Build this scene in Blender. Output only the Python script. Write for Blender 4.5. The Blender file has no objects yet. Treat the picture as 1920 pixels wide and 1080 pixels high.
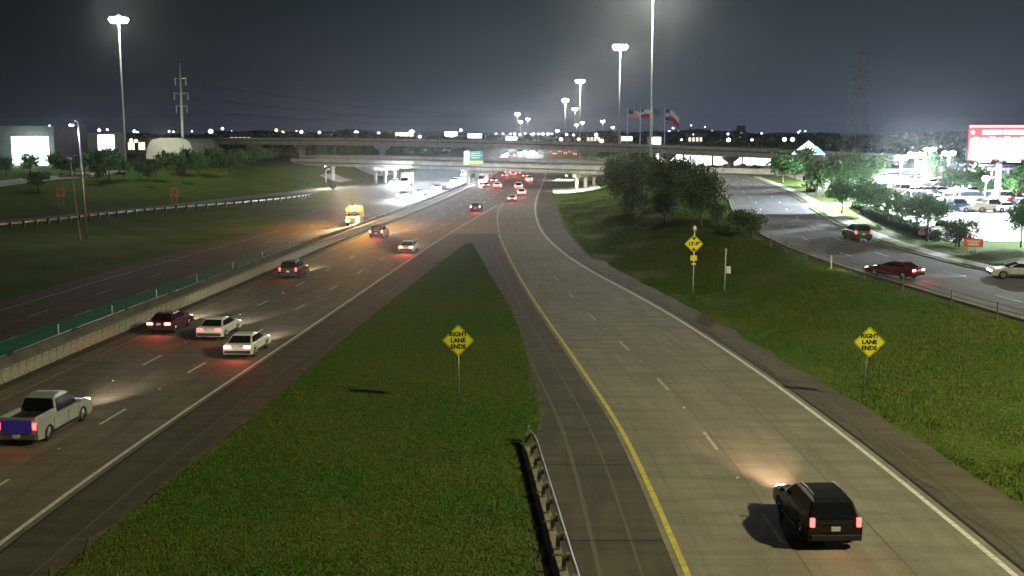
import bpy, bmesh, math, random
import numpy as np
from mathutils import Vector, Matrix
random.seed(7); rng = np.random.default_rng(7)
S = bpy.context.scene; COL = S.collection
R = math.radians
# ------------------------------------------------------------------ camera, sky, exposure
F = 2100.0; HC = 14.5; HZ = 250.0; PITCH = math.atan((540 - HZ) / F)
cd = bpy.data.cameras.new('camera'); cam = bpy.data.objects.new('camera', cd); COL.objects.link(cam)
cam.location = (0, 0, HC); cam.rotation_euler = (math.pi / 2 - PITCH, 0, 0)
cd.sensor_width = 36; cd.lens = F / 1920 * 36; cd.clip_start = .5; cd.clip_end = 30000
S.camera = cam
S.view_settings.view_transform = 'Standard'; S.view_settings.look = 'None'
S.view_settings.exposure = 0; S.view_settings.gamma = 1; S.view_settings.use_curve_mapping = False
W = bpy.data.worlds.new("World"); S.world = W; W.use_nodes = True
def world():
    nt = W.node_tree; nt.nodes.clear(); N = nt.nodes.new; L = nt.links.new
    out = N('ShaderNodeOutputWorld'); bg = N('ShaderNodeBackground'); L(bg.outputs[0], out.inputs[0])
    tc = N('ShaderNodeTexCoord'); sp = N('ShaderNodeSeparateXYZ'); L(tc.outputs['Generated'], sp.inputs[0])
    r = N('ShaderNodeValToRGB'); L(sp.outputs['Z'], r.inputs[0])
    e = r.color_ramp; e.elements[0].position = 0; e.elements[0].color = (.072, .082, .130, 1)
    e.elements[1].position = .6; e.elements[1].color = (.005, .009, .010, 1)
    a = e.elements.new(.045); a.color = (.042, .055, .072, 1)
    a = e.elements.new(.13); a.color = (.021, .032, .038, 1)
    # town glow: stronger towards the junction and the lit lots, weaker to the left
    m = N('ShaderNodeMapRange'); m.interpolation_type = 'SMOOTHSTEP'; L(sp.outputs['X'], m.inputs[0])
    m.inputs[1].default_value = -.46; m.inputs[2].default_value = .12; m.inputs[3].default_value = .26; m.inputs[4].default_value = 1.0
    n = N('ShaderNodeTexNoise'); n.inputs['Scale'].default_value = 5; n.inputs['Detail'].default_value = 3; L(tc.outputs['Generated'], n.inputs['Vector'])
    m2 = N('ShaderNodeMapRange'); L(n.outputs['Fac'], m2.inputs[0]); m2.inputs[3].default_value = .86; m2.inputs[4].default_value = 1.14
    mu = N('ShaderNodeMath'); mu.operation = 'MULTIPLY'; L(m.outputs[0], mu.inputs[0]); L(m2.outputs[0], mu.inputs[1])
    L(r.outputs[0], bg.inputs[0]); L(mu.outputs[0], bg.inputs[1])
world()

# ------------------------------------------------------------------ helpers
def tag(o, label=None, cat=None, group=None, kind=None):
    if label: o['label'] = label
    if cat: o['category'] = cat
    if group: o['group'] = group
    if kind: o['kind'] = kind
    return o
def empty(name, loc, rz=0, label=None, cat=None, group=None):
    o = bpy.data.objects.new(name, None); COL.objects.link(o); o.location = loc; o.rotation_euler.z = rz
    o.empty_display_size = .3
    return tag(o, label, cat, group)
def node_mat(name, color, rough=.8, metal=0, var=.25, scale=3.0, bump=0, color2=None, emit=None, estr=0, spec=.5, detail=4):
    m = bpy.data.materials.new(name); m.use_nodes = True; nt = m.node_tree; b = nt.nodes['Principled BSDF']
    N = nt.nodes.new; L = nt.links.new
    b.inputs['Roughness'].default_value = rough; b.inputs['Metallic'].default_value = metal
    b.inputs['Specular IOR Level'].default_value = spec
    tc = N('ShaderNodeTexCoord'); n = N('ShaderNodeTexNoise'); n.inputs['Scale'].default_value = scale; n.inputs['Detail'].default_value = detail
    L(tc.outputs['Object'], n.inputs['Vector'])
    r = N('ShaderNodeValToRGB'); L(n.outputs['Fac'], r.inputs[0])
    c2 = color2 or tuple(c * (1 - var) for c in color)
    r.color_ramp.elements[0].position = .35; r.color_ramp.elements[1].position = .65
    r.color_ramp.elements[0].color = (*c2, 1); r.color_ramp.elements[1].color = (*color, 1)
    L(r.outputs[0], b.inputs['Base Color'])
    if bump:
        bp = N('ShaderNodeBump'); bp.inputs['Strength'].default_value = bump; bp.inputs['Distance'].default_value = .02
        L(n.outputs['Fac'], bp.inputs['Height']); L(bp.outputs[0], b.inputs['Normal'])
    if emit: b.inputs['Emission Color'].default_value = (*emit, 1); b.inputs['Emission Strength'].default_value = estr
    return m
def glow_mat(name, color, strength):
    m = bpy.data.materials.new(name); m.use_nodes = True; b = m.node_tree.nodes['Principled BSDF']
    b.inputs['Base Color'].default_value = (*[min(.8, c * .8) for c in color], 1)
    b.inputs['Emission Color'].default_value = (*color, 1); b.inputs['Emission Strength'].default_value = strength
    return m
class MB:
    def __init__(s): s.v = []; s.f = []; s.m = []
    def add(s, vs, fs, mi=0):
        o = len(s.v); s.v += [tuple(v) for v in vs]; s.f += [tuple(o + i for i in f) for f in fs]; s.m += [mi] * len(fs); return s
    def box(s, c, d, rz=0, mi=0, taper=1):
        x, y, z = d[0] / 2, d[1] / 2, d[2] / 2; vs = []
        for sz in (-1, 1):
            k = taper if sz > 0 else 1
            for sx, sy in ((-1, -1), (1, -1), (1, 1), (-1, 1)):
                px, py = sx * x * k, sy * y * k
                vs.append((c[0] + px * math.cos(rz) - py * math.sin(rz), c[1] + px * math.sin(rz) + py * math.cos(rz), c[2] + sz * z))
        return s.add(vs, [(3, 2, 1, 0), (4, 5, 6, 7), (0, 1, 5, 4), (1, 2, 6, 5), (2, 3, 7, 6), (3, 0, 4, 7)], mi)
    def tube(s, pts, r, n=8, mi=0, cap=True):
        pts = [Vector(p) for p in pts]; k = len(pts); rs = r if isinstance(r, (list, tuple)) else [r] * k; vs = []
        for i, p in enumerate(pts):
            t = (pts[min(i + 1, k - 1)] - pts[max(i - 1, 0)]).normalized()
            a = t.cross(Vector((0, 0, 1)) if abs(t.z) < .9 else Vector((1, 0, 0))).normalized(); b = t.cross(a)
            for j in range(n):
                th = 2 * math.pi * j / n; vs.append(p + (a * math.cos(th) + b * math.sin(th)) * rs[i])
        fs = [(i * n + j, i * n + (j + 1) % n, (i + 1) * n + (j + 1) % n, (i + 1) * n + j) for i in range(k - 1) for j in range(n)]
        if cap: fs += [tuple(range(n))[::-1], tuple((k - 1) * n + j for j in range(n))]
        return s.add(vs, fs, mi)
    def prism(s, poly, axis, a, b, mi=0):      # poly 2D, extruded along axis from a to b
        n = len(poly)
        def P(p, t): return {'x': (t, p[0], p[1]), 'y': (p[0], t, p[1]), 'z': (p[0], p[1], t)}[axis]
        vs = [P(p, a) for p in poly] + [P(p, b) for p in poly]
        return s.add(vs, [tuple(range(n))[::-1], tuple(range(n, 2 * n))] + [(i, (i + 1) % n, n + (i + 1) % n, n + i) for i in range(n)], mi)
    def mesh(s, name, mats, smooth=False, bevel=0):
        me = bpy.data.meshes.new(name); me.from_pydata(s.v, [], s.f)
        if not isinstance(mats, (list, tuple)): mats = [mats]
        for m in mats: me.materials.append(m)
        me.polygons.foreach_set('material_index', s.m)
        bm = bmesh.new(); bm.from_mesh(me); bmesh.ops.recalc_face_normals(bm, faces=bm.faces)
        if bevel:
            es = [e for e in bm.edges if len(e.link_faces) == 2 and e.calc_face_angle(0) > R(20)]
            bmesh.ops.bevel(bm, geom=es, offset=bevel, segments=2, affect='EDGES', profile=.6, clamp_overlap=True)
        bm.to_mesh(me); bm.free()
        if smooth: me.polygons.foreach_set('use_smooth', [True] * len(me.polygons))
        return me
    def build(s, name, mats, parent=None, smooth=False, bevel=0):
        return link(name, s.mesh(name, mats, smooth, bevel), parent)
def link(name, me, parent=None):
    o = bpy.data.objects.new(name, me); COL.objects.link(o)
    if parent: o.parent = parent
    return o
def light(name, kind, loc, energy, color, parent=None, radius=.3, spot=None, target=None, blend=.6):
    l = bpy.data.lights.new(name, kind); l.energy = energy; l.color = color
    l.shadow_soft_size = radius
    o = bpy.data.objects.new(name, l); COL.objects.link(o); o.location = loc
    if spot: l.spot_size = spot; l.spot_blend = blend
    if target is not None: o.rotation_euler = (Vector(target) - Vector(loc)).to_track_quat('-Z', 'Y').to_euler()
    if parent: o.parent = parent
    return o
def fn(*pts):                                   # smooth curve X(Y) through (Y, X) points
    P = np.array(sorted(pts), float); y = P[:, 0]; x = P[:, 1]
    d = np.diff(x) / np.diff(y); m = np.concatenate([[d[0]], (d[1:] + d[:-1]) / 2, [d[-1]]])
    def f(Y):
        Y = np.asarray(Y, float); yc = np.clip(Y, y[0], y[-1]); i = np.clip(np.searchsorted(y, yc) - 1, 0, len(y) - 2)
        h = y[i + 1] - y[i]; t = (yc - y[i]) / h
        return (2*t**3 - 3*t**2 + 1) * x[i] + (t**3 - 2*t**2 + t) * h * m[i] + (-2*t**3 + 3*t**2) * x[i+1] + (t**3 - t**2) * h * m[i+1]
    return f
def sm(t): t = np.clip(t, 0, 1); return t * t * (3 - 2 * t)
# ------------------------------------------------------------------ layout, all in metres, X right and Y ahead of the camera bridge
X_rw = fn((-60, 17.2), (36.8, 16.6), (53.5, 16.0), (67.8, 15.0), (88, 12.9), (102, 10.9), (116, 8.7), (131, 6.8), (150, 5.2), (169, 4.4), (190, 4.2), (218, 4.5), (254, 5.6), (300, 7.6), (424, 12.7), (600, 15), (950, 15), (2500, 12))
X_ry = fn((-60, 6.2), (36.9, 5.8), (53.4, 5.4), (67.7, 4.35), (78, 3.5), (98, 1.85), (131, -.3), (162, -1.8), (203, -2.6), (220, -2.4), (238, -1.6))
X_rd = fn((-60, 10), (37, 9.67), (53, 9.4), (64.5, 8.75), (78, 7.5), (88, 6.4), (99, 5.4), (110, 4.6), (122, 3.85), (140, 2.4))
X_mw = fn((-60, -19.4), (39.9, -18.2), (50.4, -17.7), (81, -15.4), (120.5, -12.5), (160, -9.4), (224, -3.4), (250, -1))
X_my = fn((-60, -30.5), (40, -29.2), (61, -27.9), (80, -26.7), (105, -24.8), (149, -21.8), (172, -19.7), (224, -15), (321, -8.6), (424, -3), (600, 1), (950, 2), (2500, 0))
X_gl = fn((30, -15), (36.9, -14.7), (57, -13), (88, -10.9), (111, -9), (133.6, -7.0), (147, -5.7))
X_gr = fn((30, .7), (50.8, .7), (56.4, 1.1), (67.7, .8), (87, -.1), (103.6, -1.5), (116.7, -2.8), (127, -3.7), (147, -5.5))
X_R = fn((-60, 20), (36, 19.4), (48, 18.7), (57.5, 18), (71, 16.6), (88, 14.8), (102, 12.8), (127, 9.6), (169, 8.2), (210, 8.6), (254, 9.4), (300, 10.5), (424, 17), (950, 19), (2500, 17))
X_fl = fn((-60, 60), (60, 42.5), (79, 36), (91, 33), (99, 31.2), (113, 29), (129, 28.6), (156, 31), (175, 34), (206, 37.8), (226, 40.5), (256, 44), (290, 47), (424, 52))
X_fk = fn((-60, 76), (60, 57), (79, 49.5), (91, 45.4), (100.5, 42.2), (106, 40.9), (117, 39.5), (134, 39.8), (156, 42.2), (175, 45), (206, 48.7), (226, 50.4), (250, 52.5), (262, 54))
X_lp = fn((-60, -52), (25, -49.5), (60, -47), (107.6, -43.6), (128, -41.8), (166, -38), (200, -38), (235, -39), (262, -42), (304, -46.5), (345, -43), (450, -34), (950, -26), (2500, -26))
X_lr = fn((60, -140), (150, -98), (184, -87.5), (210, -76.5), (265, -61.5), (304, -49), (345, -43))   # left ramp, left edge
X_lt = fn((60, -145), (150, -102), (184, -92), (210, -80), (265, -64), (304, -52), (345, -47), (424, -40), (2500, -34))
def ER(Y):
    Y = np.asarray(Y, float); return 5.6 * (1 - np.exp(-np.clip(Y - 50, 0, None) / 100)) * (1 - .85 * sm((Y - 292) / 70))
def EL(Y): Y = np.asarray(Y, float); return 5.4 * sm((Y - 170) / 140) * (1 - .8 * sm((Y - 400) / 120))
def Hh(X, Y):
    X = np.asarray(X, float); Y = np.asarray(Y, float)
    xr = X_R(Y) + 1.5; xf = X_fl(Y) - 1.5
    zr = ER(Y) * sm((X - xr) / np.maximum(xf - xr, 5))
    wl = np.where(Y < 270, 55, np.clip(55 - (Y - 270) * .6, 16, 55))
    return zr + EL(Y) * sm((X_lt(Y) - 2 - X) / wl)
def H(x, y): return float(Hh(x, y))
def ray(px, py):
    u = (px - 960) / F; v = (540 - py) / F; c, s = math.cos(PITCH), math.sin(PITCH)
    return Vector((u, c + v * s, -s + v * c))
def G(px, py, z=None):
    d = ray(px, py); zz = z if z is not None else 0
    for _ in range(1 if z is not None else 60):
        t = (HC - zz) / max(-d.z, 1e-5); 
        if z is None: zz += .4 * (H(d.x * t, d.y * t) - zz)
    return Vector((d.x * t, d.y * t, zz))
def AT(px, py, Y): d = ray(px, py); t = Y / d.y; return Vector((d.x * t, Y, HC + d.z * t))   # point at distance Y
def tangent(f, y): return math.atan2(float(f(y + 3) - f(y - 3)), 6)      # angle from +Y towards +X

# ------------------------------------------------------------------ materials
def road_mat(name, base, dark, joint=0, tracks=None, seed=0, bump=.3, crackle=.0):
    m = bpy.data.materials.new(name); m.use_nodes = True; nt = m.node_tree; b = nt.nodes['Principled BSDF']; N = nt.nodes.new; L = nt.links.new
    b.inputs['Roughness'].default_value = .82; b.inputs['Specular IOR Level'].default_value = .35
    uv = N('ShaderNodeUVMap'); uv.uv_map = 'road'
    mp = N('ShaderNodeMapping'); L(uv.outputs[0], mp.inputs[0]); mp.inputs['Scale'].default_value = (1.0, .12, 1); mp.inputs['Location'].default_value = (seed, seed, 0)
    n1 = N('ShaderNodeTexNoise'); n1.inputs['Scale'].default_value = .9; n1.inputs['Detail'].default_value = 5; L(mp.outputs[0], n1.inputs['Vector'])
    mp2 = N('ShaderNodeMapping'); L(uv.outputs[0], mp2.inputs[0]); mp2.inputs['Scale'].default_value = (.25, 1.3, 1); mp2.inputs['Location'].default_value = (seed, 3, 0)
    n2 = N('ShaderNodeTexNoise'); n2.inputs['Scale'].default_value = .8; n2.inputs['Detail'].default_value = 4; L(mp2.outputs[0], n2.inputs['Vector'])
    n3 = N('ShaderNodeTexNoise'); n3.inputs['Scale'].default_value = 9; n3.inputs['Detail'].default_value = 6; L(uv.outputs[0], n3.inputs['Vector'])
    def mix(a, bb, f, mode='MIX'):
        x = N('ShaderNodeMix'); x.data_type = 'RGBA'; x.blend_type = mode
        for sock, val in ((x.inputs[6], a), (x.inputs[7], bb), (x.inputs[0], f)):
            if hasattr(val, 'is_linked'): L(val, sock)
            else: sock.default_value = val
        return x.outputs[2]
    def ramp(src, p0, p1):
        r = N('ShaderNodeMapRange'); L(src, r.inputs[0]); r.inputs[1].default_value = p0; r.inputs[2].default_value = p1; return r.outputs[0]
    c = mix((*base, 1), (*dark, 1), ramp(n1.outputs[0], .42, .60))
    c = mix(c, (*[x * .8 for x in dark], 1), mulf(N, L, ramp(n2.outputs[0], .46, .66), .85))
    c = mix(c, (*[x * 1.25 for x in base], 1), mulf(N, L, ramp(n3.outputs[0], .5, .7), .5))
    sp = N('ShaderNodeSeparateXYZ'); L(uv.outputs[0], sp.inputs[0])
    if tracks:                                   # polished, darker wheel paths: (first, spacing)
        pp = N('ShaderNodeMath'); pp.operation = 'SUBTRACT'; L(sp.outputs[0], pp.inputs[0]); pp.inputs[1].default_value = tracks[0]
        pq = N('ShaderNodeMath'); pq.operation = 'PINGPONG'; L(pp.outputs[0], pq.inputs[0]); pq.inputs[1].default_value = tracks[1] / 2
        c = mix((*[x * .55 for x in dark], 1), c, sumf(N, L, ramp(pq.outputs[0], .05, .75), .84))
    if joint:
        pj = N('ShaderNodeMath'); pj.operation = 'PINGPONG'; L(sp.outputs[1], pj.inputs[0]); pj.inputs[1].default_value = joint / 2
        c = mix((*[x * .45 for x in dark], 1), c, sumf(N, L, ramp(pj.outputs[0], .02, .05), .72))
    L(c, b.inputs['Base Color'])
    bp = N('ShaderNodeBump'); bp.inputs['Strength'].default_value = bump; bp.inputs['Distance'].default_value = .01
    L(n3.outputs[0], bp.inputs['Height']); L(bp.outputs[0], b.inputs['Normal'])
    return m
def mulf(N, L, s, k): m = N('ShaderNodeMath'); m.operation = 'MULTIPLY'; L(s, m.inputs[0]); m.inputs[1].default_value = k; return m.outputs[0]
def sumf(N, L, s, k): m = N('ShaderNodeMath'); m.operation = 'ADD'; m.use_clamp = True; L(s, m.inputs[0]); m.inputs[1].default_value = k; return m.outputs[0]
def grass_mat(name, cols, scale=.18):
    m = bpy.data.materials.new(name); m.use_nodes = True; nt = m.node_tree; b = nt.nodes['Principled BSDF']; N = nt.nodes.new; L = nt.links.new
    b.inputs['Roughness'].default_value = .95; b.inputs['Specular IOR Level'].default_value = .1
    tc = N('ShaderNodeTexCoord')
    n1 = N('ShaderNodeTexNoise'); n1.inputs['Scale'].default_value = scale; n1.inputs['Detail'].default_value = 6; L(tc.outputs['Object'], n1.inputs['Vector'])
    n2 = N('ShaderNodeTexNoise'); n2.inputs['Scale'].default_value = 2.2; n2.inputs['Detail'].default_value = 8; n2.inputs['Roughness'].default_value = .7; L(tc.outputs['Object'], n2.inputs['Vector'])
    r1 = N('ShaderNodeValToRGB'); L(n1.outputs[0], r1.inputs[0]); r1.color_ramp.elements[0].position = .42; r1.color_ramp.elements[1].position = .58
    r1.color_ramp.elements[0].color = (*cols[0], 1); r1.color_ramp.elements[1].color = (*cols[1], 1)
    r2 = N('ShaderNodeMapRange'); L(n2.outputs[0], r2.inputs[0]); r2.inputs[1].default_value = .42; r2.inputs[2].default_value = .72
    x = N('ShaderNodeMix'); x.data_type = 'RGBA'; L(r2.outputs[0], x.inputs[0]); L(r1.outputs[0], x.inputs[6]); x.inputs[7].default_value = (*cols[2], 1)
    L(x.outputs[2], b.inputs['Base Color'])
    bp = N('ShaderNodeBump'); bp.inputs['Strength'].default_value = .9; bp.inputs['Distance'].default_value = .12; L(n2.outputs[0], bp.inputs['Height']); L(bp.outputs[0], b.inputs['Normal'])
    return m
M = {}
M['grass'] = grass_mat('grass_ground', ((.046, .115, .014), (.080, .125, .020), (.12, .115, .036)), .10)
M['dry'] = node_mat('dry_thatch', (.125, .115, .05), .95, var=.5, scale=3.5, bump=.8)
M['blade'] = grass_mat('grass_blades', ((.070, .205, .018), (.130, .195, .032), (.20, .205, .06)), .10)
def soften(m):
    nt = m.node_tree; N = nt.nodes.new; L = nt.links.new; g = N('ShaderNodeNewGeometry'); a = N('ShaderNodeVectorMath'); a.operation = 'SCALE'; a.inputs['Scale'].default_value = .35; L(g.outputs['Normal'], a.inputs[0])
    b = N('ShaderNodeVectorMath'); b.operation = 'ADD'; b.inputs[1].default_value = (0, 0, 1); L(a.outputs[0], b.inputs[0]); c = N('ShaderNodeVectorMath'); c.operation = 'NORMALIZE'; L(b.outputs[0], c.inputs[0])
    p = nt.nodes['Principled BSDF']; L(c.outputs[0], p.inputs['Normal'])
soften(M['blade'])
M['ramp'] = road_mat('ramp_concrete', (.222, .205, .168), (.178, .163, .13), joint=4.6, tracks=(1.1, 1.9), seed=2)
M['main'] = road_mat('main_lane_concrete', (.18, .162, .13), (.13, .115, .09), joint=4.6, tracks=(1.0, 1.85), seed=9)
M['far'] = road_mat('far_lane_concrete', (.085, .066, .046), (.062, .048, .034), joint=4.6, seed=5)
M['shoulder'] = road_mat('shoulder_asphalt', (.088, .078, .058), (.062, .054, .04), seed=14)
M['shoulder_l'] = road_mat('seam_sealant', (.13, .125, .10), (.09, .085, .07), seed=3)
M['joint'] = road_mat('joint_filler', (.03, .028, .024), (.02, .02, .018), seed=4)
M['dirt'] = road_mat('dirt_shoulder', (.115, .095, .068), (.075, .062, .043), seed=21, bump=.8)
M['front'] = road_mat('frontage_asphalt', (.13, .13, .135), (.095, .095, .10), joint=0, tracks=(1.0, 1.8), seed=31)
M['walk'] = road_mat('walk_concrete', (.42, .42, .40), (.32, .32, .30), joint=1.6, seed=41)
M['lot'] = road_mat('lot_concrete', (.40, .40, .40), (.30, .30, .30), joint=6, seed=51)
M['green'] = road_mat('green_painted_strip', (.012, .19, .105), (.008, .13, .075), seed=61)
M['white_paint'] = node_mat('worn_white_paint', (.72, .72, .68), .7, var=.35, scale=4)
M['white_worn'] = node_mat('scuffed_white_paint', (.50, .49, .42), .8, var=.4, scale=2)
M['yellow_paint'] = node_mat('worn_yellow_paint', (.62, .52, .06), .7, var=.3, scale=3)
M['yellow_dim'] = node_mat('faded_yellow_paint', (.34, .27, .10), .8, var=.3, scale=2)
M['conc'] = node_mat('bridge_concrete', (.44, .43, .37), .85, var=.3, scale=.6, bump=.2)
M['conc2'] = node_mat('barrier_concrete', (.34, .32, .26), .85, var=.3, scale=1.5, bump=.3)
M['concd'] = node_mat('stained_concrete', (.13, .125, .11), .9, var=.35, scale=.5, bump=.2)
M['steel'] = node_mat('galvanised_steel', (.50, .51, .50), .42, .75, var=.2, scale=6)
M['pole'] = node_mat('painted_pole_grey', (.42, .43, .42), .5, .2, var=.2, scale=2)
M['dark'] = node_mat('dark_metal', (.035, .036, .04), .5, .5, var=.3, scale=5)
M['wood'] = node_mat('weathered_timber', (.30, .27, .20), .9, var=.4, scale=8)
M['black'] = node_mat('black_print', (.008, .008, .008), .5, var=.2)
M['sign_y'] = node_mat('yellow_sheeting', (.86, .80, .02), .35, var=.06, scale=4, emit=(.7, .68, .01), estr=.0)
M['sign_o'] = node_mat('faded_orange_sheeting', (.50, .33, .18), .5, var=.3, scale=5)
M['sign_r'] = node_mat('red_orange_panel', (.80, .10, .04), .5, var=.15, scale=3)
M['sign_w'] = node_mat('white_sheeting', (.75, .77, .76), .4, var=.08)
M['sign_g'] = node_mat('teal_green_sheeting', (.03, .22, .19), .4, var=.1)
M['bark'] = node_mat('bark', (.10, .075, .05), .95, var=.5, scale=9, bump=.5)
M['leafd'] = node_mat('dark_leaves', (.085, .15, .055), .75, var=.5, scale=1.1, spec=.25)
M['leafg'] = node_mat('green_leaves', (.11, .24, .075), .7, var=.5, scale=1.3, spec=.25)
M['wall'] = node_mat('metal_cladding_white', (.62, .63, .60), .6, var=.12, scale=.4)
M['wallt'] = node_mat('tan_block_wall', (.26, .23, .19), .9, var=.2, scale=.5)
M['walld'] = node_mat('dark_roofing', (.06, .062, .065), .8, var=.3, scale=.4)
M['wallp'] = node_mat('purple_stucco', (.20, .13, .50), .8, var=.15, scale=.6)
M['dome'] = node_mat('dome_fabric', (.62, .63, .52), .7, var=.1, scale=.3)
M['glass'] = node_mat('car_glass', (.010, .012, .014), .06, 0, var=.1, spec=.8)
M['tyre'] = node_mat('tyre_rubber', (.018, .018, .018), .85, var=.2)
M['rim'] = node_mat('alloy', (.45, .45, .47), .3, .9, var=.1)
M['trim'] = node_mat('black_plastic_trim', (.02, .02, .022), .6, var=.2)
M['lamp'] = glow_mat('mast_lamp_lens', (1, .99, .92), 90)
M['lampw'] = glow_mat('cool_lamp_lens', (.86, .96, 1), 160)
M['far_w'] = glow_mat('far_white_lamp', (.93, .97, 1), 7)
M['far_p'] = glow_mat('far_violet_lamp', (.66, .6, 1), 6)
M['far_y'] = glow_mat('far_amber_lamp', (1, .72, .35), 5)
M['head'] = glow_mat('headlamp_lens_lit', (.88, .94, 1), 500)
M['headaway'] = glow_mat('headlamp_lens_dim', (1, .95, .85), 14)
M['headoff'] = node_mat('headlamp_lens', (.5, .52, .55), .1, .3, var=.1)
M['tail'] = glow_mat('tail_lamp_lens_lit', (1, .05, .045), 9)
M['tailb'] = glow_mat('brake_lamp_lens_lit', (1, .16, .13), 26)
M['tailoff'] = node_mat('tail_lamp_lens', (.35, .01, .01), .2, var=.1)
M['amber'] = glow_mat('amber_beacon_lit', (1, .40, .02), 7)
M['lit_w'] = glow_mat('lit_showroom_glass', (1, 1, .93), 2.2)
M['lit_c'] = glow_mat('lit_white_panel', (.86, .93, 1), 3.2)
M['lit_t'] = glow_mat('lit_pale_teal_canopy', (.30, .75, .95), 1.6)
M['lit_bay'] = glow_mat('lit_loading_bay', (.72, 1, .86), 1.7)
M['lit_win'] = glow_mat('lit_windows', (1, .93, .72), 1.4)
M['bb_r'] = glow_mat('billboard_red_print_glow', (.95, .09, .12), .95)  # billboard print glows by itself in place of light from the flood lamps
M['bb_p'] = glow_mat('billboard_pink_print_glow', (1, .32, .36), 1.0)
M['bb_w'] = glow_mat('billboard_white_print_glow', (1, .93, .92), 1.3)
paints = dict(black=(.012, .012, .014), silver=(.42, .44, .44), white=(.80, .80, .78), red=(.14, .008, .010), grey=(.10, .105, .11),
              maroon=(.10, .008, .012), blue=(.10, .07, .95), darkgreen=(.03, .055, .04), tan=(.32, .27, .2), navy=(.02, .03, .09))  # blue puts the light on the pickup's tailgate into paint
for k, c in paints.items(): M['p_' + k] = node_mat('car_paint_' + k, c, .28, .25 if k in ('silver', 'grey') else 0, var=.08, scale=1.5, spec=.6)

# ------------------------------------------------------------------ ground and roads
def grid_axis(a, b, step, lo, hi, g=1.22):
    v = list(np.arange(a, b + .01, step)); s = step; x = b
    while x < hi: s *= g; x += s; v.append(x)
    s = step; x = a; w = []
    while x > lo: s *= g; x -= s; w.append(x)
    return np.array(w[::-1] + v)
def ground():
    xs = grid_axis(-130, 120, 2.0, -2500, 2500); ys = grid_axis(-20, 430, 2.5, -150, 3500)

    XX, YY = np.meshgrid(xs, ys); Z = Hh(XX, YY) - .04
    # small unevenness on the banks and medians only
    rough = np.where((XX > X_R(YY) + 1) | (XX < X_lp(YY) - 2), 1, 0) * np.where((XX > X_fl(YY) - 2), 0, 1)
    Z = Z + rough * .10 * (np.sin(XX * .53 + YY * .11) * np.sin(YY * .37 + XX * .21) - 1) * (YY < 400)
    nx, ny = len(xs), len(ys)
    me = bpy.data.meshes.new('ground'); co = np.stack([XX, YY, Z], -1).reshape(-1, 3)
    i = np.arange(ny - 1)[:, None] * nx + np.arange(nx - 1)[None]; q = np.stack([i, i + 1, i + nx + 1, i + nx], -1).reshape(-1, 4)
    me.from_pydata(co.tolist(), [], q.tolist()); me.materials.append(M['grass']); me.polygons.foreach_set('use_smooth', [True] * len(me.polygons))
    tag(link('ground', me), kind='structure')
ground()
def strip(name, fl, fr, y0, y1, z, mat, step=2.0, nx=4, kind='structure', drape=True, jag=0, parent=None):
    ys = np.concatenate([np.arange(y0, min(y1, 460), step), np.arange(460, y1, 20), [y1]]) if y1 > 460 else np.append(np.arange(y0, y1, step), y1)
    v = []; uv = []; f = []
    for j, y in enumerate(ys):
        a, b = float(fl(y)), float(fr(y))
        if jag: a += jag * (math.sin(y * 1.9) * .5 + random.uniform(-.5, .5)); b += jag * (math.sin(y * 2.3 + 1) * .5 + random.uniform(-.5, .5))
        for k in range(nx + 1):
            x = a + (b - a) * k / nx; v.append((x, y, (H(x, y) if drape else 0) + z)); uv.append((x - a, y))
        if j:
            for k in range(nx): o = (j - 1) * (nx + 1) + k; f.append((o, o + 1, o + nx + 2, o + nx + 1))
    me = bpy.data.meshes.new(name); me.from_pydata(v, [], f); me.materials.append(mat)
    u = me.uv_layers.new(name='road'); li = np.empty(len(me.loops), int); me.loops.foreach_get('vertex_index', li)
    u.data.foreach_set('uv', np.array(uv)[li].reshape(-1))
    o = link(name, me, parent); return tag(o, kind=kind) if kind else o
off = lambda f, d: (lambda y: f(y) + d)
const = lambda c: (lambda y: c)
strip('highway_shoulder', off(X_my, -4.6), X_R, -60, 2400, .000, M['shoulder'], nx=2, drape=False)
strip('dirt_shoulder', off(X_rw, 1.0), off(X_R, .9), -60, 128, .012, M['dirt'], nx=2, drape=False, jag=.25)
strip('main_carriageway', off(X_my, -1.2), off(X_mw, .35), -60, 236, .010, M['main'], drape=False)
strip('merged_carriageway', off(X_my, -1.2), off(X_rw, .4), 236, 2400, .010, M['main'], drape=False, nx=6)
strip('gore_pavement', off(X_mw, .35), off(X_ry, -.35), 163, 236, .010, M['ramp'], nx=2, drape=False)
strip('exit_ramp', off(X_ry, -.35), off(X_rw, .4), -60, 236, .014, M['ramp'], drape=False)
strip('grass_wedge', X_gl, X_gr, 0, 147, .030, M['grass'], step=1, nx=10, drape=False, jag=.35)
strip('dry_edge', off(X_gl, -.45), off(X_gl, .5), 20, 146, .022, M['dry'], step=1, nx=1, drape=False, jag=.4)
strip('dry_edge', off(X_gr, -.6), off(X_gr, .5), 20, 146, .022, M['dry'], step=1, nx=1, drape=False, jag=.5)
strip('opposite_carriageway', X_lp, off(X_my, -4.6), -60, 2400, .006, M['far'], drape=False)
def greenw(y): return X_my(y) - 4.7 - 4.4 * sm((172 - np.asarray(y, float)) / 40)
strip('green_strip', greenw, off(X_my, -4.6), -60, 172, .016, M['green'], nx=1, drape=False)
strip('left_ramp', X_lr, off(X_lr, 7), 60, 320, .022, M['main'], nx=1, drape=True)
lfp = [G(x, y) for x, y in ((-60, 362), (20, 348), (110, 337), (180, 331), (240, 325))]; lf = fn(*[(p.y, p.x) for p in lfp])
strip('left_frontage_road', off(lf, -7), lf, 120, lfp[-1].y, .06, M['walk'], nx=6, step=3)
strip('frontage_road', X_fl, X_fk, -60, 300, .05, M['front'], nx=8)
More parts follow.
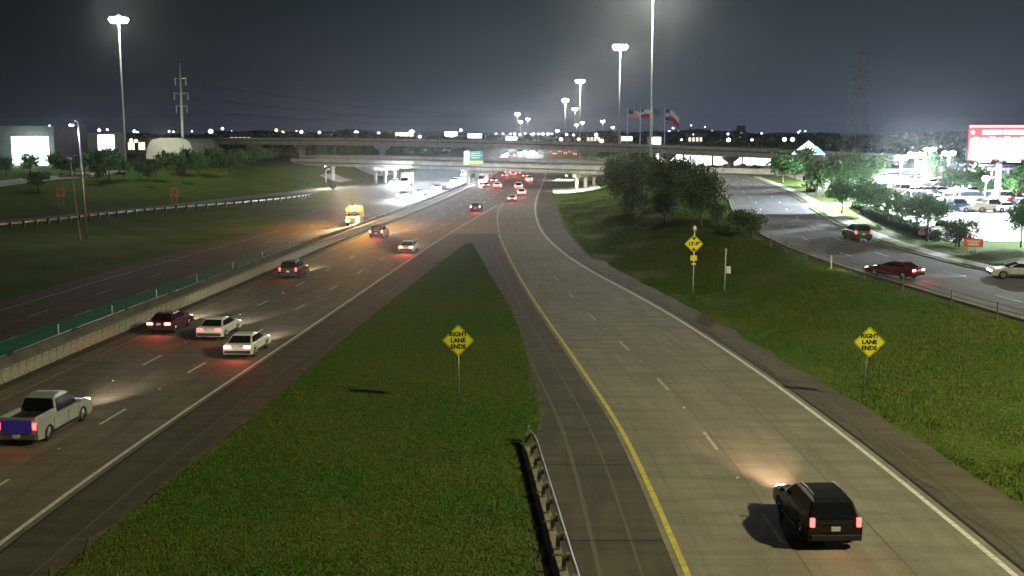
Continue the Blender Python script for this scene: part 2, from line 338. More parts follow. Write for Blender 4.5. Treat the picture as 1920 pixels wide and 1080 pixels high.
# markings: one mesh per paint, thin sheets on the pavement
def line_mb(mb, f, y0, y1, w, z, step=2, drape=False):
    ys = list(np.arange(y0, y1, step)) + [y1]; v = []; fs = []
    for j, y in enumerate(ys):
        x = float(f(y)); zz = z + (H(x, y) if drape else 0); v += [(x - w / 2, y, zz), (x + w / 2, y, zz)]
        if j: fs.append((2 * j - 2, 2 * j - 1, 2 * j + 1, 2 * j))
    mb.add(v, fs)
wm, wd, ym, yd = MB(), MB(), MB(), MB()
line_mb(wm, X_rw, -60, 232, .22, .022); line_mb(wd, X_rw, 232, 1200, .3, .022, 6)
line_mb(wm, X_mw, -60, 228, .20, .020)
line_mb(ym, X_ry, -60, 150, .22, .024); line_mb(wd, X_ry, 150, 236, .2, .024)
line_mb(yd, X_my, -60, 1200, .17, .020, 4)
sm_ = MB(); line_mb(sm_, off(X_ry, -1.5), -60, 150, .10, .006); line_mb(sm_, off(X_ry, -2.9), -60, 120, .16, .006); line_mb(sm_, off(X_rw, 1.7), -60, 110, .07, .018); line_mb(sm_, off(X_mw, 2.4), -60, 150, .08, .006)
line_mb(sm_, lambda y: X_rd(y) + .25, -60, 150, .05, .020); line_mb(sm_, lambda y: X_rd(y) + 3.7, -60, 90, .06, .020)
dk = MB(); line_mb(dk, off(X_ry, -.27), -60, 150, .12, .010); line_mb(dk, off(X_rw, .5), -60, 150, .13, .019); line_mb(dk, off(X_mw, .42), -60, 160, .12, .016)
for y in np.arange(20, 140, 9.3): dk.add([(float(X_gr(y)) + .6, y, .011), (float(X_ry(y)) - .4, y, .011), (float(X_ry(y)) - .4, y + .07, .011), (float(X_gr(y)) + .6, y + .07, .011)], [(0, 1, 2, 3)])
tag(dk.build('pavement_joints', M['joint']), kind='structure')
tag(sm_.build('pavement_seams', M['shoulder_l']), kind='structure')
for k in range(-6, 14):
    for f_, y0 in ((X_rd, 46), (lane1 := (lambda y: X_my(y) + 4.1), 89.2), (lambda y: X_mw(y) - 3.3, 87)):
        y = y0 + 12.2 * k
        if 20 < y < (125 if f_ is X_rd else 200): x = float(f_(y)); wm.box((x, y, .03), (.11, .11, .03))
for k in range(-6, 8):
    y = 52 + 12 * k
    if y > -40 and y < 132: line_mb(wd, X_rd, y - 1.7, y + 1.4, .16, .022, 1)
lane1 = lambda y: X_my(y) + 4.1; lane2 = lambda y: X_mw(y) - 3.3
lane2b = lambda y: X_my(y) + 7.9; lane3 = lambda y: X_my(y) + 11.6; lane4 = lambda y: X_my(y) + 15.2
for k in range(-9, 60):
    y = 95.3 + 12.2 * k; line_mb(wm if y < 140 else wd, lane1, y - 1.6, y + 1.6, .16 if y < 200 else .24, .020, 1.6)
    y = 93 + 12.2 * k
    if y < 228: line_mb(wm, lane2, y - 1.6, y + 1.6, .16, .020, 1.6)
    else: line_mb(wd, lane2b, y - 1.6, y + 1.6, .24, .020, 1.6); line_mb(wd, lane3, y - 1.6, y + 1.6, .24, .020, 1.6)
line_mb(wd, off(X_lp, 2.6), -60, 170, .14, .018)
for k in range(-9, 40):
    y = 90 + 12.2 * k
    for dx in (6.4, 10.0):
        if y < 190: line_mb(wd, (lambda y, d=dx: X_lp(y) + d), y - 1.6, y + 1.6, .12, .018, 1.6)
for k in range(-3, 16):
    y = 74 + 12.2 * k
    for fr in (.35, .68):
        line_mb(wm, (lambda y, f=fr: X_fl(y) * (1 - f) + X_fk(y) * f), y - 1.5, y + 1.5, .15, .068, 1.0, True)
line_mb(yd, off(X_fl, .45), -60, 270, .14, .066, 2, True)
for nm, mb, mt in (('lane_markings', wm, 'white_paint'), ('worn_lane_markings', wd, 'white_worn'), ('edge_line_yellow', ym, 'yellow_paint'), ('faded_edge_line', yd, 'yellow_dim')):
    tag(mb.build(nm, M[mt]), kind='structure')
# right side of the frontage road: kerb, verge walk, driveways, lot
def kerb(name, f, y0, y1, w=.18, h=.14):
    mb = MB(); ys = list(np.arange(y0, y1, 1.5)) + [y1]; v = []; fs = []
    for j, y in enumerate(ys):
        x = float(f(y)); z = H(x, y)
        v += [(x, y, z - .05), (x, y, z + h), (x + w, y, z + h), (x + w, y, z - .05)]
        if j: o = 4 * (j - 1); fs += [(o + k, o + k + 1, o + k + 5, o + k + 4) for k in range(3)]
    mb.add(v, fs); return tag(mb.build(name, M['walk']), kind='structure')
kerb('kerb', X_fk, 20, 164); kerb('kerb', X_fk, 171, 262); kerb('kerb', off(X_fl, -.18), 20, 262)
strip('verge', off(X_fk, .18), off(X_fk, 6.2), 104, 164, .115, M['grass'], nx=2); strip('verge', off(X_fk, .18), off(X_fk, 9), 171, 250, .115, M['grass'], nx=2)
strip('pavement', off(X_fk, 1.0), off(X_fk, 2.7), 95, 164, .125, M['walk'], nx=1); strip('pavement', off(X_fk, 1.0), off(X_fk, 2.7), 171, 250, .125, M['walk'], nx=1)
strip('driveway', X_fk, const(58), 164.2, 170.8, .06, M['walk'], nx=3)
strip('parking_lot', off(X_fk, 8.2), const(150), 121, 163, .05, M['lot'], nx=3, step=3); strip('parking_lot', off(X_fk, 9.2), const(190), 163, 285, .05, M['lot'], nx=3, step=3)
strip('parking_lot', const(56), const(150), 96, 121, .05, M['lot'], nx=3, step=3)

# ------------------------------------------------------------------ grass blades on the wedge and the near bank
def blades(name, n, sampler, hmin, hmax):
    X, Y, Zb = sampler(n); n = len(X)
    a = rng.uniform(0, math.pi * 2, n); w = rng.uniform(.02, .045, n); h = rng.uniform(hmin, hmax, n); ln = rng.normal(0, .35, (n, 2)) * h[:, None]
    dx, dy = np.cos(a) * w, np.sin(a) * w
    v = np.empty((n, 3, 3)); v[:, 0] = np.stack([X - dx, Y - dy, Zb - .02], -1); v[:, 1] = np.stack([X + dx, Y + dy, Zb - .02], -1); v[:, 2] = np.stack([X + ln[:, 0], Y + ln[:, 1], Zb + h], -1)
    me = bpy.data.meshes.new(name); me.vertices.add(3 * n); me.vertices.foreach_set('co', v.reshape(-1)); me.loops.add(3 * n); me.loops.foreach_set('vertex_index', np.arange(3 * n))
    me.polygons.add(n); me.polygons.foreach_set('loop_start', np.arange(0, 3 * n, 3)); me.update(calc_edges=True); me.materials.append(M['blade'])
    return link(name, me)
def clumpy(X, Y): return (np.sin(X * 1.3 + np.sin(Y * .7) * 2) * np.sin(Y * 1.1 + np.sin(X * .9) * 2) * .5 + .5)
def s_wedge(n):
    Y = 30 + (147 - 30) * rng.random(n * 2) ** 1.25; X = X_gl(Y) - .35 + (X_gr(Y) - X_gl(Y) + .7) * rng.random(n * 2); k = rng.random(n * 2) < (.75 + .25 * clumpy(X, Y)); return X[k], Y[k], np.full(k.sum(), .03)
def s_bank(n):
    Y = 38 + (275 - 38) * rng.random(n * 2) ** 1.7; X = X_R(Y) + .5 + (X_fl(Y) - X_R(Y) - 1.6) * rng.random(n * 2); k = rng.random(n * 2) < (.65 + .35 * clumpy(X, Y))
    return X[k], Y[k], (Hh(X, Y) - .1)[k]
tag(blades('grass', 180000, s_wedge, .03, .09), 'short mown grass on the wedge between the two roads', 'grass', kind='stuff')
tag(blades('grass', 190000, s_bank, .05, .13), 'rough grass on the bank below the frontage road', 'grass', kind='stuff')

# ------------------------------------------------------------------ median barriers
def sweep(mb, f, prof, y0, y1, step, zoff=0):
    ys = list(np.arange(y0, y1, step)) + [y1]; n = len(prof); v = []; fs = []
    for j, y in enumerate(ys):
        x = float(f(y)); v += [(x + p[0], y, p[1] + zoff) for p in prof]
        if j: o = n * (j - 1); fs += [(o + k, o + (k + 1) % n, o + n + (k + 1) % n, o + n + k) for k in range(n)]
    e = n * (len(ys) - 1); fs += [tuple(range(n)), tuple(e + k for k in range(n))]; mb.add(v, fs)
b = empty('concrete_barrier', (0, 0, 0), 0, 'long plain concrete barrier with a dark cap between the two carriageways', 'barrier')
mb = MB(); sweep(mb, off(X_my, -4.1), [(-.3, 0), (-.3, .1), (-.12, .35), (-.09, .74), (.09, .74), (.12, .35), (.3, .1), (.3, 0)], -40, 900, 6); mb.build('wall', M['concd'], b)
mb = MB(); sweep(mb, off(X_my, -4.1), [(-.05, .80), (-.05, .86), (.05, .86), (.05, .80)], -40, 320, 6); mb.build('top_rail', M['steel'], b)
for y in np.arange(-30, 320, 9): mb = MB(); mb.box((float(X_my(y)) - 4.1, y, .80), (.18, .7, .14)); mb.build('bracket', M['dark'], b)
# moveable barrier: about 1 m hinged blocks, each with a T-shaped cross-section and a waisted end
seg = MB(); seg.prism([(-.30, 0), (-.30, .10), (-.13, .22), (-.13, .62), (-.20, .70), (-.20, .81), (.20, .81), (.20, .70), (.13, .62), (.13, .22), (.30, .10), (.30, 0)], 'y', -.44, .44)
seg.box((0, 0, .35), (.12, 1.0, .25)); segm = seg.mesh('barrier_block', [M['conc2']], bevel=.015)
y = 42.0; cnt = 0
while cnt < 258:
    th = tangent(X_my, y); x = float(X_my(y)) - 2.3
    o = link('barrier_block', segm); o.location = (x, y, .012); o.rotation_euler.z = -th + random.uniform(-.02, .02)
    tag(o, 'short tan concrete block hinged into the moveable barrier beside the yellow line', 'barrier block', 'blocks of the moveable barrier'); y += .99 * math.cos(th); cnt += 1
mb = MB(); sweep(mb, off(X_my, -2.3), [(-.3, 0), (-.3, .1), (-.13, .22), (-.13, .62), (-.2, .7), (-.2, .81), (.2, .81), (.2, .7), (.13, .62), (.13, .22), (.3, .1), (.3, 0)], y, 900, 5)
tag(mb.build('barrier_run', M['conc2']), 'far run of the moveable barrier reaching under the bridges', 'barrier')
mkm = MB(); mkm.tube([(0, 0, 0), (0, 0, .95)], .05, 8); mkm = mkm.mesh('delineator', [M['sign_w']], True)
for y in (67, 79, 88, 97, 107, 118, 129, 141):
    o = link('delineator', mkm); o.location = (float(X_my(y)) - 5.7, y, .01)
    tag(o, ('nearest', 'second', 'third', 'fourth', 'fifth', 'sixth', 'seventh', 'farthest')[(67, 79, 88, 97, 107, 118, 129, 141).index(y)] + ' slim white marker post along the green strip', 'marker post', 'marker posts in the green strip')

# ------------------------------------------------------------------ bridges
def bridge(name, pts, depth, width, piers, label, railh=.85, matd='conc', ground=True, cap='T'):
    b = empty(name, (pts[0][0], pts[0][1], 0), 0, label, 'bridge'); org = Vector((pts[0][0], pts[0][1], 0))
    P = [Vector(p) for p in pts]; dense = []
    for i in range(len(P) - 1):
        n = max(2, int((P[i + 1] - P[i]).length / 8))
        for k in range(n): dense.append(P[i].lerp(P[i + 1], k / n))
    dense.append(P[-1]); n = len(dense); nor = []
    for i in range(n):
        t = dense[min(i + 1, n - 1)] - dense[max(i - 1, 0)]; nor.append(Vector((-t.y, t.x, 0)).normalized())
    def prof(pr, nm, mat):
        mb = MB(); v = []; fs = []; k = len(pr)
        for i, p in enumerate(dense):
            for a, z in pr: q = p + nor[i] * a - org; v.append((q.x, q.y, p.z + z))
            if i: o = k * (i - 1); fs += [(o + j, o + (j + 1) % k, o + k + (j + 1) % k, o + k + j) for j in range(k)]
        fs += [tuple(range(k)), tuple(k * (n - 1) + j for j in range(k))]; mb.add(v, fs); mb.build(nm, mat, b)
    W_ = width    # p = top of near rail
    prof([(-.15, -railh), (-.10, 0), (.12, 0), (.2, -railh)], 'parapet', M[matd])
    prof([(W_ - .2, -railh), (W_ - .12, 0), (W_ + .10, 0), (W_ + .15, -railh)], 'parapet', M[matd])
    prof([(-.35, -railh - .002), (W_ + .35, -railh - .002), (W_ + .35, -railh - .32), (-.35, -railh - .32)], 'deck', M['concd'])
    for g in range(4):
        a = .8 + g * (W_ - 1.6) / 3
        prof([(a - .5, -railh - .33), (a + .5, -railh - .33), (a + .18, -railh - .6), (a + .18, -depth + .25), (a + .42, -depth + .12), (a + .42, -depth), (a - .42, -depth), (a - .42, -depth + .12), (a - .18, -depth + .25), (a - .18, -railh - .6)], 'girder', M[matd])
    L = [0]
    for i in range(1, n): L.append(L[-1] + (dense[i] - dense[i - 1]).length)
    for pxx in piers:
        # find the station whose X/Y matches the sight line
        i = min(range(n), key=lambda j: abs(dense[j].x / dense[j].y - (pxx - 960) / F)); p = dense[i]; c = p + nor[i] * (W_ / 2); rz = math.atan2(nor[i].y, nor[i].x)
        g = H(c.x, c.y) - .3; zt = p.z - depth; pr = empty('pier', (0, 0, 0)); pr.parent = b
        mb = MB(); q = c - org
        if cap == 'T':
            lw = W_ / 2 + .4
            cs = [(-lw, zt), (lw, zt), (lw, zt - .7), (1.6, zt - 1.9), (-1.6, zt - 1.9), (-lw, zt - .7)]
            v = []
            for th in (-.75, .75):
                for a, z in cs: v.append((q.x + math.cos(rz) * a - math.sin(rz) * th, q.y + math.sin(rz) * a + math.cos(rz) * th, z))
            mb.add(v, [tuple(range(6)), tuple(range(6, 12))] + [(j, (j + 1) % 6, 6 + (j + 1) % 6, 6 + j) for j in range(6)])
            mb.build('cap', M['conc'], pr); mb = MB(); mb.box((q.x, q.y, (zt - 1.9 + g) / 2), (2.6, 1.3, zt - 1.9 - g), rz); mb.build('column', M['conc'], pr, bevel=.05)
        else:
            mb.box((q.x, q.y, zt - .5), (W_, 1.1, .99), rz); mb.build('cap', M['conc'], pr)
            for a in (-.38, 0, .38):
                mb = MB(); mb.tube([(q.x + math.cos(rz) * a * W_, q.y + math.sin(rz) * a * W_, g), (q.x + math.cos(rz) * a * W_, q.y + math.sin(rz) * a * W_, zt - .98)], .5, 12); mb.build('column', M['conc'], pr, True)
    return b
LB0, LB1 = (-68, 346.5), (60, 254.5)
bridge('road_bridge', [(LB0[0], LB0[1], 6.85), (-20, 312, 6.6), (23, 281, 6.25), (LB1[0], LB1[1], 6.15)], 2.0, 11, (876, 1078, 705), 'nearer low concrete road bridge carrying the guide sign over the highway', cap='B')
bridge('road_bridge', [(-78, 415, 6.6), (-32, 386, 6.5), (20, 347, 6.2), (46, 328, 6.0)], 1.6, 10, (905, 1090, 715), 'farther low concrete road bridge just behind the one with the guide sign', cap='B')
bridge('flyover_bridge', [(-172, 536, 12.45), (-148.6, 520, 12.5), (-80, 490, 12.5), (-13, 455, 11.7), (46.9, 410, 10.4), (86.9, 380, 9.1), (120, 352, 7.8)], 3.0, 9.5,
       (380, 462, 553, 705, 888, 1097, 1236, 1350), 'long high flyover on hammerhead piers sweeping across the whole view')
# concrete slope paving under the bridge ends
def slope(fl, fr, y0, y1, nm='slope_paving'): return strip(nm, fl, fr, y0, y1, .07, M['walk'], nx=8)
slope(off(X_R, .3), off(X_R, 12), 270, 298); slope(off(X_R, .3), off(X_R, 12), 336, 366)
slope(off(X_lt, -9), off(X_lt, -3), 334, 350); slope(off(X_lt, -12), off(X_lt, -1), 384, 410)
def under_lamp(px, py, Y, lab, e, tgt):
    p = AT(px, py, Y); r = empty('underpass_lamp', p, 0, lab, 'lamp'); mb = MB(); mb.box((0, 0, .12), (.7, .4, .2), taper=.7); mb.build('housing', M['dark'], r); mb = MB(); mb.box((0, 0, .0), (.5, .3, .05)); mb.build('lens', M['lamp'], r)
    t = Vector(tgt) - p; light('lamp_light', 'SPOT', (0, 0, -.15), e, (1, 1, .72), r, .15, R(130), t)
under_lamp(1062, 329, 277, 'small lamp under the bridge over the right slope paving', 26000, (15, 279, 0))
under_lamp(1060, 318, 350, 'small lamp behind the low bridges over the far right slope paving', 26000, (16, 350, 0))
under_lamp(812, 313, 330, 'small lamp under the bridge over the left lanes', 26000, (-40, 350, 0))
under_lamp(610, 312, 306, 'small lamp by the left end of the low bridge', 16000, (-46, 300, 0))
# guide sign hung in front of the bridge
s = empty('guide_sign', AT(888, 308, 298), -.0, 'guide sign with teal top, yellow foot and white left panel on the bridge', 'sign')
mb = MB(); mb.box((0, 0, 1.75), (5.0, .12, 3.4)); mb.build('panel', M['sign_g'], s)
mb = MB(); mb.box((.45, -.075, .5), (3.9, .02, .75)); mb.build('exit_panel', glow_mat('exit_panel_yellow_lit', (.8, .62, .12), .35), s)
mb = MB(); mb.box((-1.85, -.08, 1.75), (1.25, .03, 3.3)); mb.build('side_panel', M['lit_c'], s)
mb = MB(); [mb.box((x, 1.0, 2.2), (.12, 2.0, .12)) for x in (-1.8, 1.8)]; mb.build('bracket', M['dark'], s)
mb = MB(); [mb.box((.5, -.075, z), (w, .02, .16)) for z, w in ((2.9, 2.6), (2.3, 3.2), (1.7, 2.2))]; mb.build('legend_bar', M['sign_w'], s)
# bent white pipe and pillar at the left bridge end
p = G(611, 341); p2 = G(625, 338)
mb = MB(); mb.tube([(0, 0, -.2), (0, 0, 2.6), (.15, 0, 3.3), (.7, 0, 3.75), (1.3, 0, 3.6)], .28, 10); o = mb.build('bent_pipe', M['wall'], None, True); o.location = p
tag(o, 'white bent standpipe shining at the left foot of the low bridge', 'pipe')
mb = MB(); mb.box((0, 0, 1.9), (.9, .9, 3.8), taper=.85); mb.box((0, 0, 3.95), (1.2, 1.2, .25)); o = mb.build('concrete_pillar', M['wall'], None); o.location = p2
tag(o, 'pale square pillar right beside the bent white pipe', 'pillar')

# ------------------------------------------------------------------ light masts
mast_cache = {}
def mast(x, y, h, lab, energy, color=(1, .95, .72), gz=None, heads=10, lens='lamp', big=1.0, rad=1.15):
    z = H(x, y) if gz is None else gz
    r = empty('high_mast_light', (x, y, z), 0, lab, 'light mast', 'high light masts along the highway')
    key = (round(h), heads, lens, big); pb = big ** .6
    if key not in mast_cache:
        mb = MB(); mb.tube([(0, 0, 0), (0, 0, h * .5), (0, 0, h)], [.26 * pb, .19 * pb, .12 * pb], 12); mb.tube([(0, 0, 0), (0, 0, .35)], .7, 12); a = mb.mesh('pole', [M['pole']], True)
        mb = MB(); k = 24; mb.tube([(rad * math.cos(2 * math.pi * i / k), rad * math.sin(2 * math.pi * i / k), h - .7) for i in range(k + 1)], .09 * big, 6)
        for i in range(3): t = 2 * math.pi * i / 3; mb.tube([(0, 0, h - .2), (rad * math.cos(t), rad * math.sin(t), h - .7)], .07 * big, 6)
        bq = mb.mesh('ring', [M['steel']])
        hd = []
        for i in range(heads):
            t = 2 * math.pi * i / heads; cx, cy = (rad + .5) * math.cos(t), (rad + .5) * math.sin(t)
            mh = MB(); mh.box((cx, cy, h - .75), (.62 * big, .62 * big, .3 * big), t, taper=.6); ml = MB(); ml.tube([(cx, cy, h - .92), (cx, cy, h - .95 - .25 * big), (cx, cy, h - .95 - .7 * big)], [.30 * big, .46 * big, .2 * big], 10)  # lenses enlarged by big to stand for the glare of the lamps
            hd.append((mh.mesh('lamp_head', [M['dark']]), ml.mesh('lens', [M[lens]], True)))
        mast_cache[key] = (a, bq, hd)
    a, bq, hd = mast_cache[key]; link('pole', a, r); link('ring', bq, r)
    for u, v in hd: q = link('lamp_head', u, r); link('lens', v, q)
    if energy: light('mast_light', 'POINT', (0, 0, h - 2.2), energy, color, r, .9)
    return r
K = 1000.0
def mast_px(px, py, D, lab, e, **kw):
    p = AT(px, py, D); z = H(p.x, D); return mast(p.x, D, p.z - z, lab, e, gz=z, **kw)
WARM = (1, .93, .50); NEUT = (1, .98, .84)
mast(57, 27, 45, 'tall light mast out of view to the right above the lot', 215 * K, WARM)
mast_px(1225, -40, 246, 'tallest light mast, its lamps cut off by the top of the picture', 115 * K, color=NEUT, big=.8)
mast_px(1163, 80, 460, 'brightest light mast, left of the tallest pole and behind the bridges', 170 * K, color=NEUT, big=2.5, rad=1.5)
mast_px(222, 26, 288, 'light mast rising over the trees on the far left', 15 * K, color=(.95, 1, .80), big=1.7)
mast_px(1088, 147, 627, 'light mast just left of and below the brightest one', 120 * K, color=NEUT, big=1.9)
mast_px(1060, 184, 900, 'far light mast left of two others, third highest in the row', 120 * K, color=NEUT, big=2.6)
mast_px(1078, 201, 1150, 'far light mast just below and between the two taller ones', 0, big=2.8)
mast_px(970, 211, 1500, 'highest of the three tiny masts over the junction glow', 0, big=3.6)
mast_px(990, 221, 1800, 'rightmost of the three tiny masts over the junction glow', 0, big=3.2)
mast_px(976, 226, 1800, 'lowest of the three tiny masts over the junction glow', 0, big=3.8)
mast_px(1130, 225, 1700, 'small far mast standing alone left of the flags', 0, big=3.2)
mast_px(1092, 228, 1700, 'small far mast beneath the pair of taller masts', 0, big=3.0)
mast_px(1081, 232, 1900, 'tiny far mast with a pinkish lamp beside another', 0, big=3.0)
mast_px(1045, 243, 2100, 'tiny low mast at the skyline left of the main pair', 0, big=3.4)
mast_px(1149, 237, 2100, 'tiny mast at the skyline by the brightest mast pole', 0, big=2.6)
# street light with long arm and the leaning pole next to it, left
p = G(163, 449); r = empty('street_light', p, 0, 'slender street light with violet lamp on the dark left verge', 'street light')
mb = MB(); mb.tube([(0, 0, 0), (-.2, 0, 8), (-.35, 0, 16.0)], [.16, .12, .09], 8); mb.tube([(-.35, 0, 16), (-.9, 0, 16.3), (-1.3, 0, 15.9)], .07, 6); mb.build('pole', M['steel'], r, True)
mb = MB(); mb.box((-1.3, 0, 15.8), (.5, .35, .2), taper=.6); mb.build('lamp_head', M['dark'], r); mb = MB(); mb.box((-1.3, 0, 15.58), (.46, .32, .2), taper=1); mb.build('lens', glow_mat('violet_lamp_lens', (.75, .68, 1), 90), r)
light('lamp_light', 'POINT', (-1.35, 0, 15.1), 2200, (.7, .62, 1), r, .2)
mb = MB(); mb.tube([(0, 0, 0), (-.35, 0, 5), (-.75, 0, 11)], [.13, .1, .07], 8); mb.box((-.78, 0, 11.1), (.5, .3, .25)); o = mb.build('leaning_pole', M['wood'], None); o.location = G(150, 448)
tag(o, 'shorter leaning bare pole just left of the slender street light', 'pole')

# ------------------------------------------------------------------ transmission pole, wires, lattice tower, flags
p0 = AT(337, 118, 480); r = empty('power_pole', (p0.x, 480, H(p0.x, 480)), 0, 'tall white steel power pole with three tiers of arms left of the dome', 'power pole')
hp = p0.z - H(p0.x, 480); mb = MB(); mb.tube([(0, 0, 0), (0, 0, hp * .5), (0, 0, hp)], [.75, .55, .35], 10); mb.build('pole', node_mat('weathered_white_steel', (.82, .83, .78), .5, .1), r, True)
ends = []
for zz, wdt in ((148, 2.2), (176, 2.9), (200, 2.2)):
    z = AT(337, zz, 480).z - H(p0.x, 480); mb = MB(); mb.tube([(-wdt, 0, z + .5), (0, 0, z), (wdt, 0, z + .5)], .26, 6)
    for sx in (-1, 1): mb.tube([(sx * wdt, 0, z + .5), (sx * wdt, 0, z - 2.6)], .28, 6)
    mb.build('cross_arm', M['steel'], r)
    for sx in (-1, 1): ends.append((p0.x + sx * wdt, z - 1.6 + H(p0.x, 480)))
k = 0
wnames = ['top', 'top', 'middle', 'middle', 'lowest', 'lowest']
for i, (x, z) in enumerate(ends):
    if i % 2 == 0: continue
    e = AT(860, (218, 228, 238)[i // 2], 1500); pts = []
    for j in range(25):
        t = j / 24; pts.append((x + (e.x - x) * t, 480 + 1020 * t, z + (e.z - z) * t - 14 * 4 * t * (1 - t) * .12))
    mb = MB(); mb.tube(pts, .13, 4, cap=False); tag(mb.build('power_line', M['steel']), wnames[i] + ' power line running right from the white steel pole', 'power line')
p0 = AT(1615, 88, 520); gz = H(p0.x, 520); hh = p0.z - gz; r = empty('pylon', (p0.x, 520, gz), .3, 'tall grey lattice pylon faint against the sky on the right', 'pylon')
mb = MB()
def wd_(z): t = z / hh; return 4.5 * (1 - t) ** 1.2 + .8
lv = [hh * t for t in (0, .12, .24, .35, .46, .56, .65, .73, .8, .87, .94, 1)]
for a, c in zip(lv[:-1], lv[1:]):
    A = [(sx * wd_(a), sy * wd_(a), a) for sx, sy in ((-1, -1), (1, -1), (1, 1), (-1, 1))]; B = [(sx * wd_(c), sy * wd_(c), c) for sx, sy in ((-1, -1), (1, -1), (1, 1), (-1, 1))]
    for i in range(4): mb.tube([A[i], B[i]], .11, 4); mb.tube([A[i], B[(i + 1) % 4]], .07, 4); mb.tube([A[(i + 1) % 4], B[i]], .07, 4); mb.tube([B[i], B[(i + 1) % 4]], .07, 4)
mb.build('lattice_mast', M['steel'], r)
for t in (.72, .83, .94): mb = MB(); z = hh * t; mb.tube([(-5, 0, z), (0, 0, z + 1.2), (5, 0, z)], .12, 4); mb.tube([(-5, 0, z), (5, 0, z)], .1, 4); mb.build('cross_arm', M['steel'], r)

def flag_grid(mb_fn, w, h, nx=20, ny=12, droop=.0, seed=0):
    # returns sheet mesh with colour by cell
    mb = MB(); v = []; fs = []; mi = []
    for j in range(ny + 1):
        for i in range(nx + 1):
            u, t = i / nx, j / ny; v.append((u * w, .22 * w * .3 * math.sin(u * 7 + t * 1.5 + seed) * u, -t * h - droop * w * u * u - .06 * w * math.sin(u * 5 + seed) * u))
    for j in range(ny):
        for i in range(nx): o = j * (nx + 1) + i; fs.append((o, o + 1, o + nx + 2, o + nx + 1)); mi.append(mb_fn((i + .5) / nx, (j + .5) / ny))
    mb.v = v; mb.f = fs; mb.m = mi; return mb
fb = node_mat('flag_blue', (.03, .06, .22), .8, var=.1); fw = node_mat('flag_white', (.72, .72, .70), .8, var=.1); fr_ = node_mat('flag_red', (.50, .04, .06), .8, var=.1); fg = node_mat('flag_green', (.03, .20, .09), .8, var=.1)
def star_in(u, t, cx, cy, r, asp):
    x = (u - cx) * asp; y = t - cy; d = math.hypot(x, y); a = (math.atan2(x, -y)) % (2 * math.pi / 5); a = min(a, 2 * math.pi / 5 - a); rr = r * .42 + (r * .58) * max(0, 1 - a / .55); return d < rr
def f_tex(u, t): return 1 if u < .33 and star_in(u, t, .165, .5, .27, 1.5) else (0 if u < .33 else (1 if t < .5 else 2))
def f_us(u, t):
    if u < .4 and t < .54: return 0 if (int(u * 22) + int(t * 18)) % 2 else 0
    return 2 if int(t * 13) % 2 == 0 else 1
def f_gr(u, t): return 3
def f_red(u, t): return 2 if t > .5 else 1
for px, top, w, h, ff, droop, lab in ((1177, 204, 5.0, 3.0, f_us, .22, 'striped flag on the leftmost flagpole'), (1201, 203, 3.8, 2.9, f_tex, .15, 'lone star flag on the second flagpole from the left'),
                                      (1224, 203, 2.6, 1.9, f_gr, .1, 'small green flag on the pole just right of the tall light mast'), (1247, 203, 5.2, 4.0, f_tex, .55, 'large drooping lone star flag on the rightmost flagpole')):
    p = AT(px, top, 425); g = H(p.x, 425); r = empty('flagpole', (p.x, 425, g), 0, 'white flagpole, ' + {1177: 'leftmost of four', 1201: 'second of four', 1224: 'third of four', 1247: 'rightmost of four'}[px] + ' above the right end of the flyover', 'flagpole', 'flagpoles above the flyover')
    mb = MB(); mb.tube([(0, 0, 0), (0, 0, p.z - g)], [.22, .13], 8); mb.build('pole', M['sign_w'], r); mb = MB(); mb.tube([(0, 0, p.z - g), (0, 0, p.z - g + .5)], [.25, .05], 8); mb.build('finial', M['steel'], r)
    fo = flag_grid(ff, w, h, 40, 26, droop, px).build('flag', [fb, fw, fr_, fg]); fo.location = (p.x + .15, 425, p.z - .4); fo.rotation_euler.z = .1; md = fo.modifiers.new('t', 'SOLIDIFY'); md.thickness = .03
    tag(fo, lab, 'flag', 'flags flying above the flyover')
for px, lab in ((1280, 'slim dark light pole right of the flags'), (1322, 'slim dark pole standing in the skyline right of the flags')):
    pass

# ------------------------------------------------------------------ signs
def text_mesh(body, size, bold=.012):
    c = bpy.data.curves.new('t', 'FONT'); c.body = body; c.size = size; c.align_x = 'CENTER'; c.align_y = 'CENTER'; c.extrude = .002; c.offset = bold; c.space_line = 1.02
    o = bpy.data.objects.new('t', c); COL.objects.link(o); dg = bpy.context.evaluated_depsgraph_get(); dg.update()
    me = bpy.data.meshes.new_from_object(o.evaluated_get(dg)); bpy.data.objects.remove(o); return me
def rsq(s, r, n=4):
    pts = []
    for cx, cy, a0 in ((s - r, s - r, 0), (-s + r, s - r, 90), (-s + r, -s + r, 180), (s - r, -s + r, 270)):
        for i in range(n + 1): a = R(a0 + 90 * i / n); pts.append((cx + r * math.cos(a), cy + r * math.sin(a)))
    c = math.cos(R(45)); return [((x - y) * c, (x + y) * c) for x, y in pts]
def diamond(parent, zc, side, mat='sign_y', rz=0, tilt=0):
    s = side / 2; e = empty('sign_panel_frame', (0, -.06, zc), 0); bpy.data.objects.remove(e)
    mb = MB(); mb.prism([(x, z + zc) for x, z in rsq(s, .08)], 'y', -.075, -.055); pn = mb.build('panel', M[mat], parent)
    mb = MB(); a = [(x, z + zc) for x, z in rsq(s - .03, .07)]; b2 = [(x, z + zc) for x, z in rsq(s - .055, .06)]; n = len(a)
    mb.add([(x, -.0785, z) for x, z in a + b2], [(i, (i + 1) % n, n + (i + 1) % n, n + i) for i in range(n)]); mb.build('border', M['black'], pn)
    return pn
